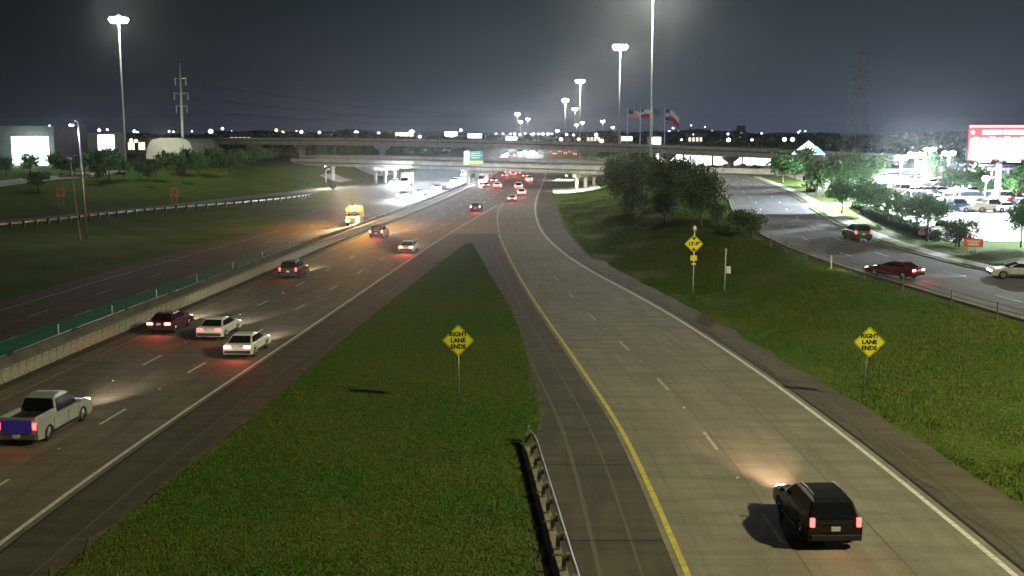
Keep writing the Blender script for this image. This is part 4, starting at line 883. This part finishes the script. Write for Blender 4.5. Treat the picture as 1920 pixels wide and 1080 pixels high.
    if kind == 'pickup':
        def mk7():
            mb = MB(); x0, x1 = -L / 2 + .12, c['cab'][0] - L / 2 - .06; z = c['belt'] + .03
            mb.box(((x0 + x1) / 2, 0, z), (x1 - x0, c['W'] - .34, .02)); return mb.mesh('bed_floor', [M['trim']])
        P('bed_floor', (), mk7)
        def mk8():
            mb = MB(); x0, x1 = -L / 2 + .03, c['cab'][0] - L / 2
            for sy in (-1, 1): mb.box(((x0 + x1) / 2, sy * (w - .15), c['belt'] + .12), (x1 - x0, .12, .26))
            mb.box((-L / 2 + .06, 0, c['belt'] + .12), (.1, c['W'] - .43, .26)); return mb.mesh('bed_side', [pm], bevel=.02)
        P('bed_side', (paint,), mk8)
        if tailpaint:
            def mk9(): mb = MB(); mb.box((-L / 2 - .02, 0, .95), (.05, c['W'] - .5, .62)); return mb.mesh('tailgate', [M[tailpaint]], bevel=.02)
            P('tailgate', (tailpaint,), mk9)
    if kw_down and beam > 8000: light('headlight_beam', 'POINT', (L / 2 + .7, 0, .9), 12000, beamcol, r, .2)
    if beam:
        light('headlight_beam', 'SPOT', (L / 2 + .12, 0, hz), beam * 1.15, beamcol, r, .25, R(44), (L / 2 + 20, 0, .1) if not kw_down else (L / 2 + 12, 0, -.6), 1.0)
    if tailglow:
        light('tail_light_glow', 'SPOT', (-L / 2 - .15, 0, tz_), tailglow * (.45 if tailglow < 500 else .8), (1, .10, .07), r, .3, R(150), (-L / 2 - 4, 0, -1.4), .8)
    return r
def on_road(px, py, f, kind, paint, lab, rev=False, lateral=None, **kw):
    p = G(px, py, 0); h = tangent(f, p.y) + (math.pi if rev else 0); c = CAR[kind]; dy = c['L'] / 2 * (1)
    loc = (p.x + math.sin(tangent(f, p.y)) * dy, p.y + dy, .02); return vehicle(kind, loc, h, paint, lab, **kw)
ga = 'vehicles driving away on the main carriageway'
A = dict(group=ga, head='headaway')
on_road(33, 838, X_my, 'pickup', 'silver', 'silver pickup truck with blue light painted on its tailgate leaving at the left edge', beam=5200, tailglow=70, tailpaint='p_blue', tail='tail', **A)
on_road(298, 628, X_my, 'sedan', 'maroon', 'dark red car beside the moveable barrier, nearest in the left lane', beam=6500, tailglow=260, tail='tailb', **A)
on_road(392, 640, X_my, 'sedan', 'white', 'white car in the middle lane between the dark red car and another', beam=4200, tailglow=60, **A)
on_road(445, 674, X_my, 'sedan', 'white', 'white car with red lit tail hugging the right edge line', beam=4000, tailglow=260, tail='tailb', **A)
on_road(540, 524, X_my, 'suv', 'black', 'black suv in the left lane with white lit bumper', beam=6500, tailglow=120, **A)
on_road(705, 448, X_my, 'suv', 'red', 'red car in the left lane below the amber glare', beam=15000, beamcol=(.9, 1, .95), tailglow=600, tail='tailb', **A)
on_road(761, 476, X_my, 'sedan', 'white', 'small white car with glowing rear near the edge line', beam=5000, tailglow=700, tail='tailb', **A)
on_road(891, 398, X_my, 'suv', 'black', 'dark suv with two round tail lights before the merge', beam=4000, tailglow=600, tail='tailb', **A)
on_road(960, 379, X_rw, 'sedan', 'silver', 'silver car leaving the tip of the merge', beam=5000, tailglow=500, tail='tailb', **A)
on_road(978, 368, X_rw, 'suv', 'white', 'white suv just past the merging silver car', beam=6000, tailglow=600, tail='tailb', **A)
on_road(972, 356, X_rw, 'van', 'white', 'white van ahead of the white suv near the slope paving', tailglow=700, tail='tailb', beam=5000, **A)
on_road(911, 353, X_my, 'sedan', 'black', 'black car near the median pier with white beams', beam=12000, beamcol=(1, 1, .85), tailglow=500, tail='tailb', **A)
on_road(932, 354, X_my, 'suv', 'white', 'white suv right of the black car near the pier', tailglow=900, tail='tailb', **A)
on_road(926, 343, X_my, 'sedan', 'red', 'red car just behind the bridge shadow edge', tailglow=700, tail='tailb', **A)
on_road(992, 342, X_rw, 'pickup', 'white', 'white pickup in the right lane before the bridge', tailglow=900, tail='tailb', **A)
on_road(985, 334, X_rw, 'sedan', 'silver', 'silver car in front of the white pickup', tailglow=900, tail='tailb', **A)
for i, (x, y) in enumerate(((962, 331), (952, 329), (971, 328), (957, 324), (967, 322), (946, 333))):
    on_road(x, y, X_rw, ('suv', 'van', 'sedan')[i % 3], ('white', 'silver', 'red')[i % 3], ['car braking in the queue under the bridge, ' + q for q in ('centre front', 'left of centre', 'right of centre', 'second row left', 'second row right', 'leftmost')][i], tailglow=1100, tail='tailb', head='headaway', group='queue braking under the bridge')
go = 'vehicles coming towards the camera on the opposite carriageway'
Oo = dict(group=go, rev=True, tail='tailoff')
def oncoming(px, py, kind, paint, lab, e=14000, col=(.80, .90, 1), **kw): on_road(px, py, X_my, kind, paint, lab, beam=e, beamcol=col, lampk=2.6, kw_down=True, **Oo, **kw)
oncoming(753, 374, 'suv', 'black', 'oncoming suv with glaring headlights, nearest beside the barrier')
oncoming(785, 367, 'sedan', 'grey', 'oncoming car just behind the nearest glaring one')
oncoming(817, 357, 'sedan', 'black', 'oncoming car third in line beside the barrier')
oncoming(739, 348, 'pickup', 'white', 'oncoming white pickup on the outer lane before the trailer', 9000)
oncoming(853, 345, 'suv', 'white', 'oncoming suv left of the median pier', 12000)
oncoming(866, 341, 'van', 'white', 'oncoming van touching the median pier', 12000)
# box truck oncoming
def truck(px, py, lab, scale=1.0, cab='p_white', e=20000, beacon=False, rev=True, f=X_my):
    p = G(px, py, 0); h = tangent(f, p.y) + (math.pi if rev else 0); r = empty('box_truck' if not beacon else 'recovery_truck', (p.x, p.y + 3, .02), math.pi / 2 - h, lab, 'truck'); pm = M[cab]
    mb = MB(); mb.prism([(1.9, .5), (1.9, 2.5), (3.2, 2.5), (3.7, 1.6), (4.2, 1.45), (4.3, .5)], 'y', -1.1, 1.1); mb.build('cab', pm, r, bevel=.06)
    if beacon:
        mb = MB(); mb.box((-1.2, 0, 1.0), (6.0, 2.2, .18)); mb.prism([(-4.2, .92), (1.6, 1.1), (1.6, 1.3), (-4.2, 1.1)], 'y', -1.05, 1.05); mb.build('flatbed', M['dark'], r)
        mb = MB(); mb.box((1.5, 0, 2.0), (.3, 2.2, 1.8)); mb.build('headboard', M['dark'], r)
        for y in (-.8, 0, .8): mb = MB(); mb.tube([(2.3, y, 2.5), (2.3, y, 2.75), (2.3, y, 3.1)], [.34, .36, .2], 12); mb.build('beacon', M['amber'], r, True)
        for y in (-.85, .85): mb = MB(); mb.tube([(3.45, y, 2.62), (3.75, y, 2.6)], [.24, .3], 12); mb.build('work_lamp', M['amber'], r)
        light('beacon_light', 'POINT', (2.4, 0, 3.6), 24000, (1, .46, .06), r, .3)
    else:
        mb = MB(); mb.box((-2.1, 0, 2.25), (7.6, 2.5, 2.9)); mb.build('cargo_box', M['wall'], r, bevel=.04)
        mb = MB(); mb.box((-1, 0, .65), (9, 1.0, .3)); mb.build('chassis', M['dark'], r)
    mb = MB(); mb.add([(3.28, -.95, 2.4), (3.28, .95, 2.4), (3.74, 1.0, 1.66), (3.74, -1.0, 1.66)], [(0, 1, 2, 3)]); mb.build('windscreen', M['glass'], r)
    ty, ri = wheel_meshes(.48, .3)
    for x in (-4.2, -2.9, 3.1):
        for sy in (-1, 1): t = link('wheel', ty, r); t.location = (x, sy * .98, .48); link('rim', ri, t)
    for sy in (-1, 1): mb = MB(); mb.box((4.33, sy * .8, .95), (.08, .5, .4)); mb.build('headlight', M['headaway' if beacon else 'head'], r, bevel=.03)
    light('headlight_beam', 'SPOT', (4.5, 0, 1.0), e, (.95, .95, 1) if not beacon else (1, .9, .7), r, .25, R(75), (14, 0, -.6), .9)
truck(760, 350, 'grey box truck on the outer lane behind the oncoming white pickup', e=20000)
truck(905, 346, 'box truck right of the median pier with a bright front', cab='p_silver', e=22000)
truck(668, 424, 'recovery truck with blazing amber beacons by the green strip end', beacon=True, cab='p_tan', e=16000)
truck(873, 334, 'box truck hidden behind the median pier in the oncoming lanes', e=20000)
# ramp SUV
th = tangent(X_rd, 41); q = G(1563, 1033, 0); vehicle('suv', (q.x + math.sin(th) * 2.5, q.y + 2.4, .02), th - .02, 'black', 'black suv driving up the ramp at the bottom right', beam=9000, beamcol=(1, .62, .40), tailglow=60, tail='tail', lampk=1, head='headaway')
# frontage road
def on_front(px, py, kind, paint, lab, **kw):
    p = G(px, py); f = lambda y: (X_fl(y) + X_fk(y)) / 2; th = tangent(f, p.y); r = vehicle(kind, (p.x, p.y, p.z + .06), th + kw.pop('dth', 0), paint, lab, group='vehicles on the frontage road', head='headaway', **kw); return r
on_front(1606, 450, 'suv', 'darkgreen', 'dark boxy suv on the frontage road by the verge', tailglow=30, beam=900)
on_front(1676, 520, 'sedan', 'red', 'dark red car turning close along the wire fence', dth=-.38, tailglow=250, tail='tailb', beam=1600, beamcol=(1, .95, .7))
on_front(1908, 522, 'sedan', 'silver', 'silver car at the right picture edge entering the frontage road', dth=-1.1, tail='tailb', tailglow=350, beam=2500)
# parked cars in the lot
cols = ['white', 'silver', 'grey', 'black', 'white', 'red', 'navy', 'silver', 'tan']
n = 0
spots = [(x, y) for y, xs in ((338, range(1655, 1790, 22)), (352, range(1668, 1915, 25)), (366, list(range(1690, 1780, 26)) + list(range(1835, 1920, 27))), (382, list(range(1700, 1920, 30))), (398, (1790, 1822, 1854, 1888, 1918))) for x in xs]
words = ['first', 'second', 'third', 'fourth', 'fifth', 'sixth', 'seventh', 'eighth', 'ninth', 'tenth']
rows = {338: 'farthest row', 352: 'second row from the back', 366: 'middle row', 382: 'second row from the front', 398: 'nearest row'}
rc = {}
for x, y in spots:
    p = G(x, y); k = ('suv', 'sedan', 'van', 'sedan', 'pickup')[random.randrange(5)]; rc[y] = rc.get(y, 0) + 1; cl = cols[n % 9]
    vehicle(k, (p.x, p.y, p.z + .06), random.choice((1.35, 1.4, -1.75)) + random.uniform(-.03, .03), cl, '%s parked %s, %s from left in the %s' % (cl, {'suv': 'suv', 'sedan': 'car', 'van': 'van', 'pickup': 'pickup'}[k], words[rc[y] - 1], rows[y]), 'cars parked in the lit lot', head='headoff', tail='tailoff'); n += 1
p = G(1772, 446); vehicle('pickup', (p.x, p.y, p.z + .06), 1.2, 'white', 'white pickup parked between the hedge end and the dark round tree', head='head', tail='tailoff')
p = G(1525, 360); vehicle('van', (p.x, p.y, p.z + .06), .4, 'tan', 'amber lit van parked under the dark tree by the driveway', head='headoff', tail='tailoff')
# distant traffic on the curve beyond the bridges
i = 0
for px, py, kind in ([(x, y, 'h') for x, y in ((975, 286), (984, 284), (992, 286), (998, 283), (1004, 287), (988, 289), (950, 289), (945, 292))] + [(x, y, 't') for x, y in ((1030, 284), (1040, 287), (1050, 283), (1060, 286), (1069, 284), (1078, 288), (1088, 286), (960, 291))]):
    p = G(px, py + 4, 0); vehicle(('suv', 'van', 'pickup')[i % 3], (p.x, p.y, .3), (math.pi if kind == 'h' else 0) + .02, cols[i % 9], (words[i] + ' far oncoming vehicle with glaring lights seen between the bridges' if kind == 'h' else words[i - 8] + ' far red lit vehicle of the queue between the bridges'),
        'far oncoming vehicles beyond the bridges' if kind == 'h' else 'far queue beyond the bridges', lampk=3.0 if kind == 'h' else 1.0, tail='tailb', beam=25000 if kind == 'h' else 0, beamcol=(.9, .95, 1), tailglow=2500 if kind == 't' else 0); i += 1

# ------------------------------------------------------------------ lot lamps, billboard, buildings
def lot_lamp(px, top, base, lab, e=60 * K, heads=2):
    p = G(px, base); s_ = F / p.y; h = (base - top) / s_; r = empty('lot_lamp', p, 0, lab, 'lamp post', 'lamp posts in the parking lot')
    mb = MB(); mb.tube([(0, 0, 0), (0, 0, .8)], .3, 10); mb.tube([(0, 0, .8), (0, 0, h)], [.12, .08], 8); mb.build('pole', M['pole'], r, True)
    for i in range(heads):
        sx = (i - (heads - 1) / 2) * 2; mb = MB(); mb.box((sx * .65, 0, h), (1.0, .6, .14), taper=.8); a = mb.build('lamp_head', M['dark'], r); mb = MB(); mb.tube([(sx * .75, 0, h - .08), (sx * .75, 0, h - .35), (sx * .75, 0, h - .75)], [.35, .55, .30], 12); mb.build('lens', M['lampw'], a, True)
    light('lamp_light', 'POINT', (0, 0, h - .9), e * .05, (.84, .95, 1), r, .35); light('lamp_light', 'SPOT', (0, 0, h - .6), e, (.84, .95, 1), r, .35, R(168), (0, 0, 0), .25)
lot_lamp(1688, 292, 352, 'left lamp post of the blinding pair in the lot', 1000 * K)
lot_lamp(1714, 286, 394, 'right lamp post of the blinding pair in the lot', 330 * K)
lot_lamp(1990, 275, 440, 'added lot lamp post, unseen past the right edge, lighting the near verge', 90 * K)  # added out of view to light the near verge
lot_lamp(1776, 284, 350, 'bright lamp post between the blinding pair and the billboard', 900 * K)
lot_lamp(1741, 277, 332, 'small farther lamp post behind the lot tree', 300 * K)
lot_lamp(1846, 330, 386, 'low lamp post under the billboard', 60 * K, 1)
p = G(1870, 392); g = p.z; r = empty('billboard', p, 0, 'large lit red and white billboard on a single white post', 'billboard')
lx = AT(1814, 300, p.y); tx = AT(1814, 234, p.y); x0 = lx.x - p.x; z0 = lx.z - g; z1 = tx.z - g; x1 = x0 + 12.2
mb = MB(); mb.tube([(0, .3, 0), (0, .3, z0 + .2)], .42, 14); mb.build('post', M['sign_w'], r, True)
mb = MB(); mb.box(((x0 + x1) / 2, .25, (z0 + z1) / 2), (x1 - x0 + .3, .4, z1 - z0 + .3)); mb.build('frame', M['dark'], r)
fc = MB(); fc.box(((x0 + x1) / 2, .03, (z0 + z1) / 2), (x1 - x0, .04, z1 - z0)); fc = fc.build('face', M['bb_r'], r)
hgt = z1 - z0
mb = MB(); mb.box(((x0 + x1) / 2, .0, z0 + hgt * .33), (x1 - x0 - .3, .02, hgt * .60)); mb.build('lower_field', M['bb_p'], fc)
mb = MB(); mb.box(((x0 + x1) / 2 + .2, -.02, z0 + hgt * .24), (x1 - x0 - 1.6, .02, hgt * .38)); mb.box(((x0 + x1) / 2, -.02, z1 - .22), (x1 - x0 - .2, .02, .22))
for a, b_ in ((.18, .45), (.47, .74), (.78, .97)): mb.box((x0 + (x1 - x0) * (a + b_) / 2 * .86, -.022, z0 + hgt * .79), ((x1 - x0) * (b_ - a) * .86, .02, hgt * .13))
st = [(x0 + .55 + (.42 if i % 2 == 0 else .17) * math.sin(i * math.pi / 5), z0 + hgt * .78 + (.42 if i % 2 == 0 else .17) * math.cos(i * math.pi / 5)) for i in range(10)]; mb.prism(st, 'y', -.03, -.005)
xx = x0 + .7
for wv, hv in ((.9, .9), (.7, .75), (1.0, .95), (.6, .8), (.9, 1.0), (.8, .85), (.9, .95), (.7, .9), (.9, .9)): mb.box((xx + wv / 2, -.024, z0 + hgt * .56), (wv, .02, hv)); xx += wv + .28
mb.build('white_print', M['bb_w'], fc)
mb = MB(); mb.box(((x0 + x1) / 2, -.5, z0 - .25), (x1 - x0, .9, .08)); [mb.box((x0 + k * (x1 - x0) / 6, -.5, z0 - .1), (.06, .9, .3)) for k in range(7)]; mb.build('catwalk', M['dark'], r)
for k in (.16, .5, .84): mb = MB(); mb.box((x0 + (x1 - x0) * k, -1.1, z0 - .1), (1.6, .35, .22)); mb.build('flood_lamp', M['lampw'], r)
def building(name, px0, px1, ytop, D, z0, lab, wall, depth=12, roof='walld', lit=None, nwin=0, winmat='lit_win', rz=0, gable=0, cat='building', winh=.45):
    a, b_ = AT(px0, ytop, D), AT(px1, ytop, D); w = b_.x - a.x; h = a.z - z0; r = empty(name, ((a.x + b_.x) / 2, D, z0), rz, lab, cat)
    mb = MB(); mb.box((0, depth / 2, h / 2), (w, depth, h)); mb.build('wall', M[wall], r)
    mb = MB()
    if gable: mb.prism([(-w / 2 - .3, h + .01), (w / 2 + .3, h + .01), (0, h + gable)], 'y', -.3, depth + .3)
    else: mb.box((0, depth / 2, h + .15), (w + .5, depth + .5, .28))
    mb.build('roof', M[roof], r)
    if lit:
        x0, x1, y0, y1, m = lit; mb = MB(); mb.box(((x0 + x1) / 2 * w, -.03, (y0 + y1) / 2 * h), ((x1 - x0) * w, .04, (y1 - y0) * h)); mb.build('lit_opening', M[m], r)
    for i in range(nwin):
        x = -w / 2 + w * (i + .5) / nwin; mb = MB(); mb.box((x, -.03, h * .5), (w / nwin * .62, .04, h * winh)); mb.build('window', M[winmat], r)
    return r
bw = building('warehouse', -30, 100, 238, 330, 4, 'big dark warehouse with a glowing loading bay at the left edge', 'walld', 26, lit=(-.12, .42, .10, .78, 'lit_bay'))
light('bay_light', 'POINT', (4, -5, 6), 9000, (.75, 1, .88), bw, .5)
building('warehouse', 160, 216, 248, 560, 3, 'pale lit low building behind the trees left of the far mast', 'wall', 14, lit=(-.1, .46, .25, .9, 'lit_c'))
building('warehouse', 216, 275, 258, 620, 3, 'dim flat building between the far mast and the dome', 'wallt', 14, nwin=3)
# dome
a, b_ = AT(273, 285, 475), AT(364, 285, 475); w = (b_.x - a.x) / 2; zt = AT(300, 259, 475).z; dz = 1.0; hh2 = zt - dz
prof = [(-w, 0), (-w * .985, hh2 * .35), (-w * .93, hh2 * .62), (-w * .84, hh2 * .83), (-w * .70, hh2 * .95), (-w * .4, hh2)] ; prof += [(-x, z) for x, z in prof[::-1]]
r = empty('storage_dome', ((a.x + b_.x) / 2, 475, dz), 0, 'pale round-shouldered storage dome behind the bank trees', 'dome'); mb = MB(); mb.prism(prof, 'y', 0, 45); mb.build('shell', M['dome'], r)
mb = MB(); mb.box((0, -.1, hh2 * .25), (w * .3, .1, hh2 * .5)); mb.build('door', node_mat('dome_door', (.45, .46, .38), .7), r)
light('yard_light', 'POINT', (0, -16, 10), 7 * K, (1, 1, .85), r, .6)
# lit showroom beyond the flyover
r = empty('showroom', (84, 462, .8), -.02, 'long brilliantly lit showroom under the right end of the flyover', 'building')
mb = MB(); mb.box((0, 10, 3.8), (52, 19, 7.6)); mb.build('wall', M['wall'], r); mb = MB(); mb.box((0, 9.4, 7.8), (54, 22, .4)); mb.build('roof', M['walld'], r)
for i in range(13): x = -25 + 50 * (i + .5) / 13; mb = MB(); mb.box((x, .46, 3.9), (3.5, .06, 6.4)); mb.build('window', M['lit_w'], r)
for x in (-25.9, -14, -1.9, 10.1, 22.1): mb = MB(); mb.box((x, -1.2, 3.8), (.5, .5, 7.6)); mb.build('column', M['walld'], r)
for i, x in enumerate(range(1262, 1440, 26)):
    p = AT(x, 308, 440); vehicle(('sedan', 'suv', 'pickup')[i % 3], (p.x, 440, H(p.x, 440) + .05), 1.4, cols[(i * 2) % 9], words[i] + ' vehicle from the left parked before the bright showroom', 'vehicles before the showroom', head='headoff', tail='tailoff')
# peaked canopy
a, b_ = AT(1498, 290, 330), AT(1548, 290, 330); zt = AT(1522, 264, 330).z; w = (b_.x - a.x) / 2; r = empty('canopy_building', ((a.x + b_.x) / 2, 330, H(85, 330)), 0, 'peaked canopy glowing white and teal behind the verge trees', 'building'); gz = r.location.z
ez = a.z - gz; mb = MB(); mb.add([(-w, 0, ez), (w, 0, ez), (w, 9, ez), (-w, 9, ez), (0, 4.5, zt - gz)], [(0, 1, 4), (1, 2, 4), (2, 3, 4), (3, 0, 4), (3, 2, 1, 0)]); mb.build('roof', M['lit_c'], r)
mb = MB(); mb.add([(w * .15, -.12, ez + .2), (w * .95, -.12, ez + .25), (w * .45, 2.0, ez + (zt - gz - ez) * .62)], [(0, 1, 2)]); mb.build('teal_panel', M['lit_t'], r)
for sx in (-1, 1): mb = MB(); mb.box((sx * (w - .3), .3, ez / 2), (.35, .35, ez)); mb.build('post', M['sign_w'], r)
building('shop', 1828, 1905, 312, 215, 4.6, 'purple shop with dark windows under the billboard', 'wallp', 12, nwin=5, winmat='glass', winh=.6)
building('shop', 1640, 1772, 322, 250, 4.9, 'long low shop with pale front behind the parked cars', 'wall', 12, nwin=7, winmat='lit_win')
building('shop', 1548, 1600, 318, 262, 5.0, 'small bright shop left of the blinding lamps', 'wall', 10, nwin=3, winmat='lit_w')
for px0, px1, yt, yb, D, lab, m in ((833, 858, 246, 258, 1100, 'white lit hall at the skyline over the flyover, left one', 'lit_c'), (876, 904, 250, 259, 1000, 'cream lit hall at the skyline over the flyover, right one', 'lit_w'),
                                 (1218, 1240, 256, 272, 520, 'small glaring white kiosk behind the tall pole', 'lit_c'), (1165, 1186, 255, 264, 620, 'small white lit hall left of the flagpoles', 'lit_c'), (948, 970, 256, 263, 800, 'violet white lit hall under the tiny masts', 'lit_c'),
                                 (740, 776, 248, 256, 1200, 'greenish lit sheds at the skyline left of the white hall', 'lit_win')):
    a = AT(px0, yt, D); zb = AT(px0, yb, D).z; building('lit_hall', px0, px1, yt, D, 0, lab, 'wallt', 10, lit=(-.47, .47, max(0, zb / a.z), .98, m))
# far lamps on the skyline
def lampmesh(mat):
    mb = MB(); mb.tube([(0, 0, -9), (0, 0, -.3)], .12, 5); k = 8
    mb.tube([(0, 0, -.9), (0, 0, -.5), (0, 0, .3), (0, 0, .8)], [.35, .85, .85, .3], 8, 1); return mb.mesh('far_lamp', [M['dark'], M[mat]], True)
fl = {k: lampmesh(k) for k in ('far_w', 'far_p', 'far_y')}
pts = [(93, 237, 9), (110, 246, 8), (125, 246, 8), (186, 244, 10), (201, 243, 6), (252, 246, 9), (258, 248, 6), (246, 263, 10), (255, 264, 10), (317, 246, 6), (325, 247, 5), (360, 246, 5), (395, 246, 14), (417, 241, 8), (433, 247, 8), (518, 244, 9), (530, 248, 9), (556, 247, 8), (565, 247, 9), (599, 248, 9), (625, 248, 10), (641, 250, 7), (668, 249, 14), (680, 253, 8), (710, 250, 9), (752, 252, 10), (772, 248, 16), (787, 256, 9), (864, 244, 8),
       (930, 251, 5), (943, 251, 5), (957, 251, 6), (965, 251, 8), (975, 252, 6), (985, 251, 7), (995, 253, 8), (1000, 251, 7), (1010, 252, 8), (1018, 251, 8), (1027, 251, 8), (1035, 252, 8), (1052, 261, 10), (1062, 252, 7), (1075, 253, 6), (1085, 261, 9), (1108, 253, 8), (1118, 252, 9), (1128, 264, 12), (1118, 258, 7),
       (1270, 246, 6), (1296, 235, 4), (1300, 252, 4), (1322, 238, 4), (1335, 246, 6), (1348, 252, 8), (1352, 250, 8), (1365, 251, 7), (1366, 262, 12), (1391, 240, 13), (1382, 251, 5), (1402, 251, 5), (1410, 262, 8), (1428, 250, 5), (1471, 261, 12), (1486, 261, 12), (1497, 248, 5), (1500, 245, 4), (1510, 246, 4), (1255, 247, 9), (1262, 240, 6), (1278, 262, 6)]
for x, y, w in pts:
    D = random.uniform(900, 1900) if y < 256 else random.uniform(480, 620); p = AT(x, y, D); s_ = w / F * D / 2 * .62  # lamp heads grow with distance, their bloom put into the shape
    m = 'far_p' if (x in (186, 668, 395, 965, 1255) or random.random() < .12) else ('far_y' if random.random() < .15 else 'far_w')
    o = link('far_lamp', fl[m]); o.location = p; o.scale = (s_ / .85, s_ / .85, s_ / .85 * .9)
    o['x_'] = x
regs = [(228, 'left of the far left mast'), (337, 'between the far left mast and the power pole'), (520, 'right of the power pole over the bank trees'), (640, 'over the left part of the flyover'), (765, 'left of the white skyline hall'), (935, 'around the two pale skyline halls'), (1000, 'under the three tiny masts'),
        (1060, 'in the bright row left of the main masts'), (1150, 'in the bright row below the main masts'), (1290, 'around the flagpoles'), (1360, 'just right of the flags'), (1420, 'above the middle of the lit showroom'), (1700, 'left of the peaked canopy')]
fo = sorted([o for o in COL.objects if 'x_' in o], key=lambda o: o['x_']); cn = {}
for o in fo:
    x = o['x_']; del o['x_']; rg = next(n_ for b_, n_ in regs if x < b_); cn[rg] = cn.get(rg, 0) + 1
    tag(o, '%s far lamp from the left %s' % (words[cn[rg] - 1], rg), 'lamp', 'far lamps on the skyline')
for i, (x0, x1, yt, D, nw, lab) in enumerate(((788, 828, 247, 1250, 6, 'grey skyline block with a row of lit windows left of the white hall'), (600, 640, 250, 1350, 5, 'low dark skyline block over the left part of the flyover'), (1290, 1318, 249, 1300, 4, 'low skyline block just right of the flags'),
        (430, 470, 248, 1250, 5, 'low skyline block over the second flyover pier'), (1100, 1126, 250, 1400, 4, 'small skyline block left of the brightest mast'), (1385, 1398, 236, 1500, 1, 'narrow lit tower on the skyline above the showroom'))):
    building('skyline_block', x0, x1, yt, D, 0, lab, 'wallt', 14, nwin=nw, winh=.3)
# ------------------------------------------------------------------ night haze
HAZE = 0.00009
if HAZE:
    mb = MB(); mb.box((0, 2000, 34), (6800, 5000, 72)); o = mb.build('haze', None) if False else None
    me = mb.mesh('haze', [bpy.data.materials.new('haze_air')]); hm_ = me.materials[0]; hm_.use_nodes = True; nt = hm_.node_tree; nt.nodes.clear(); out = nt.nodes.new('ShaderNodeOutputMaterial'); pv = nt.nodes.new('ShaderNodeVolumePrincipled')
    pv.inputs['Color'].default_value = (.86, .92, .96, 1); pv.inputs['Density'].default_value = HAZE; pv.inputs['Anisotropy'].default_value = .945; nt.links.new(pv.outputs[0], out.inputs['Volume'])
    tag(link('haze', me), 'thin night haze over the whole highway', 'haze', kind='stuff')
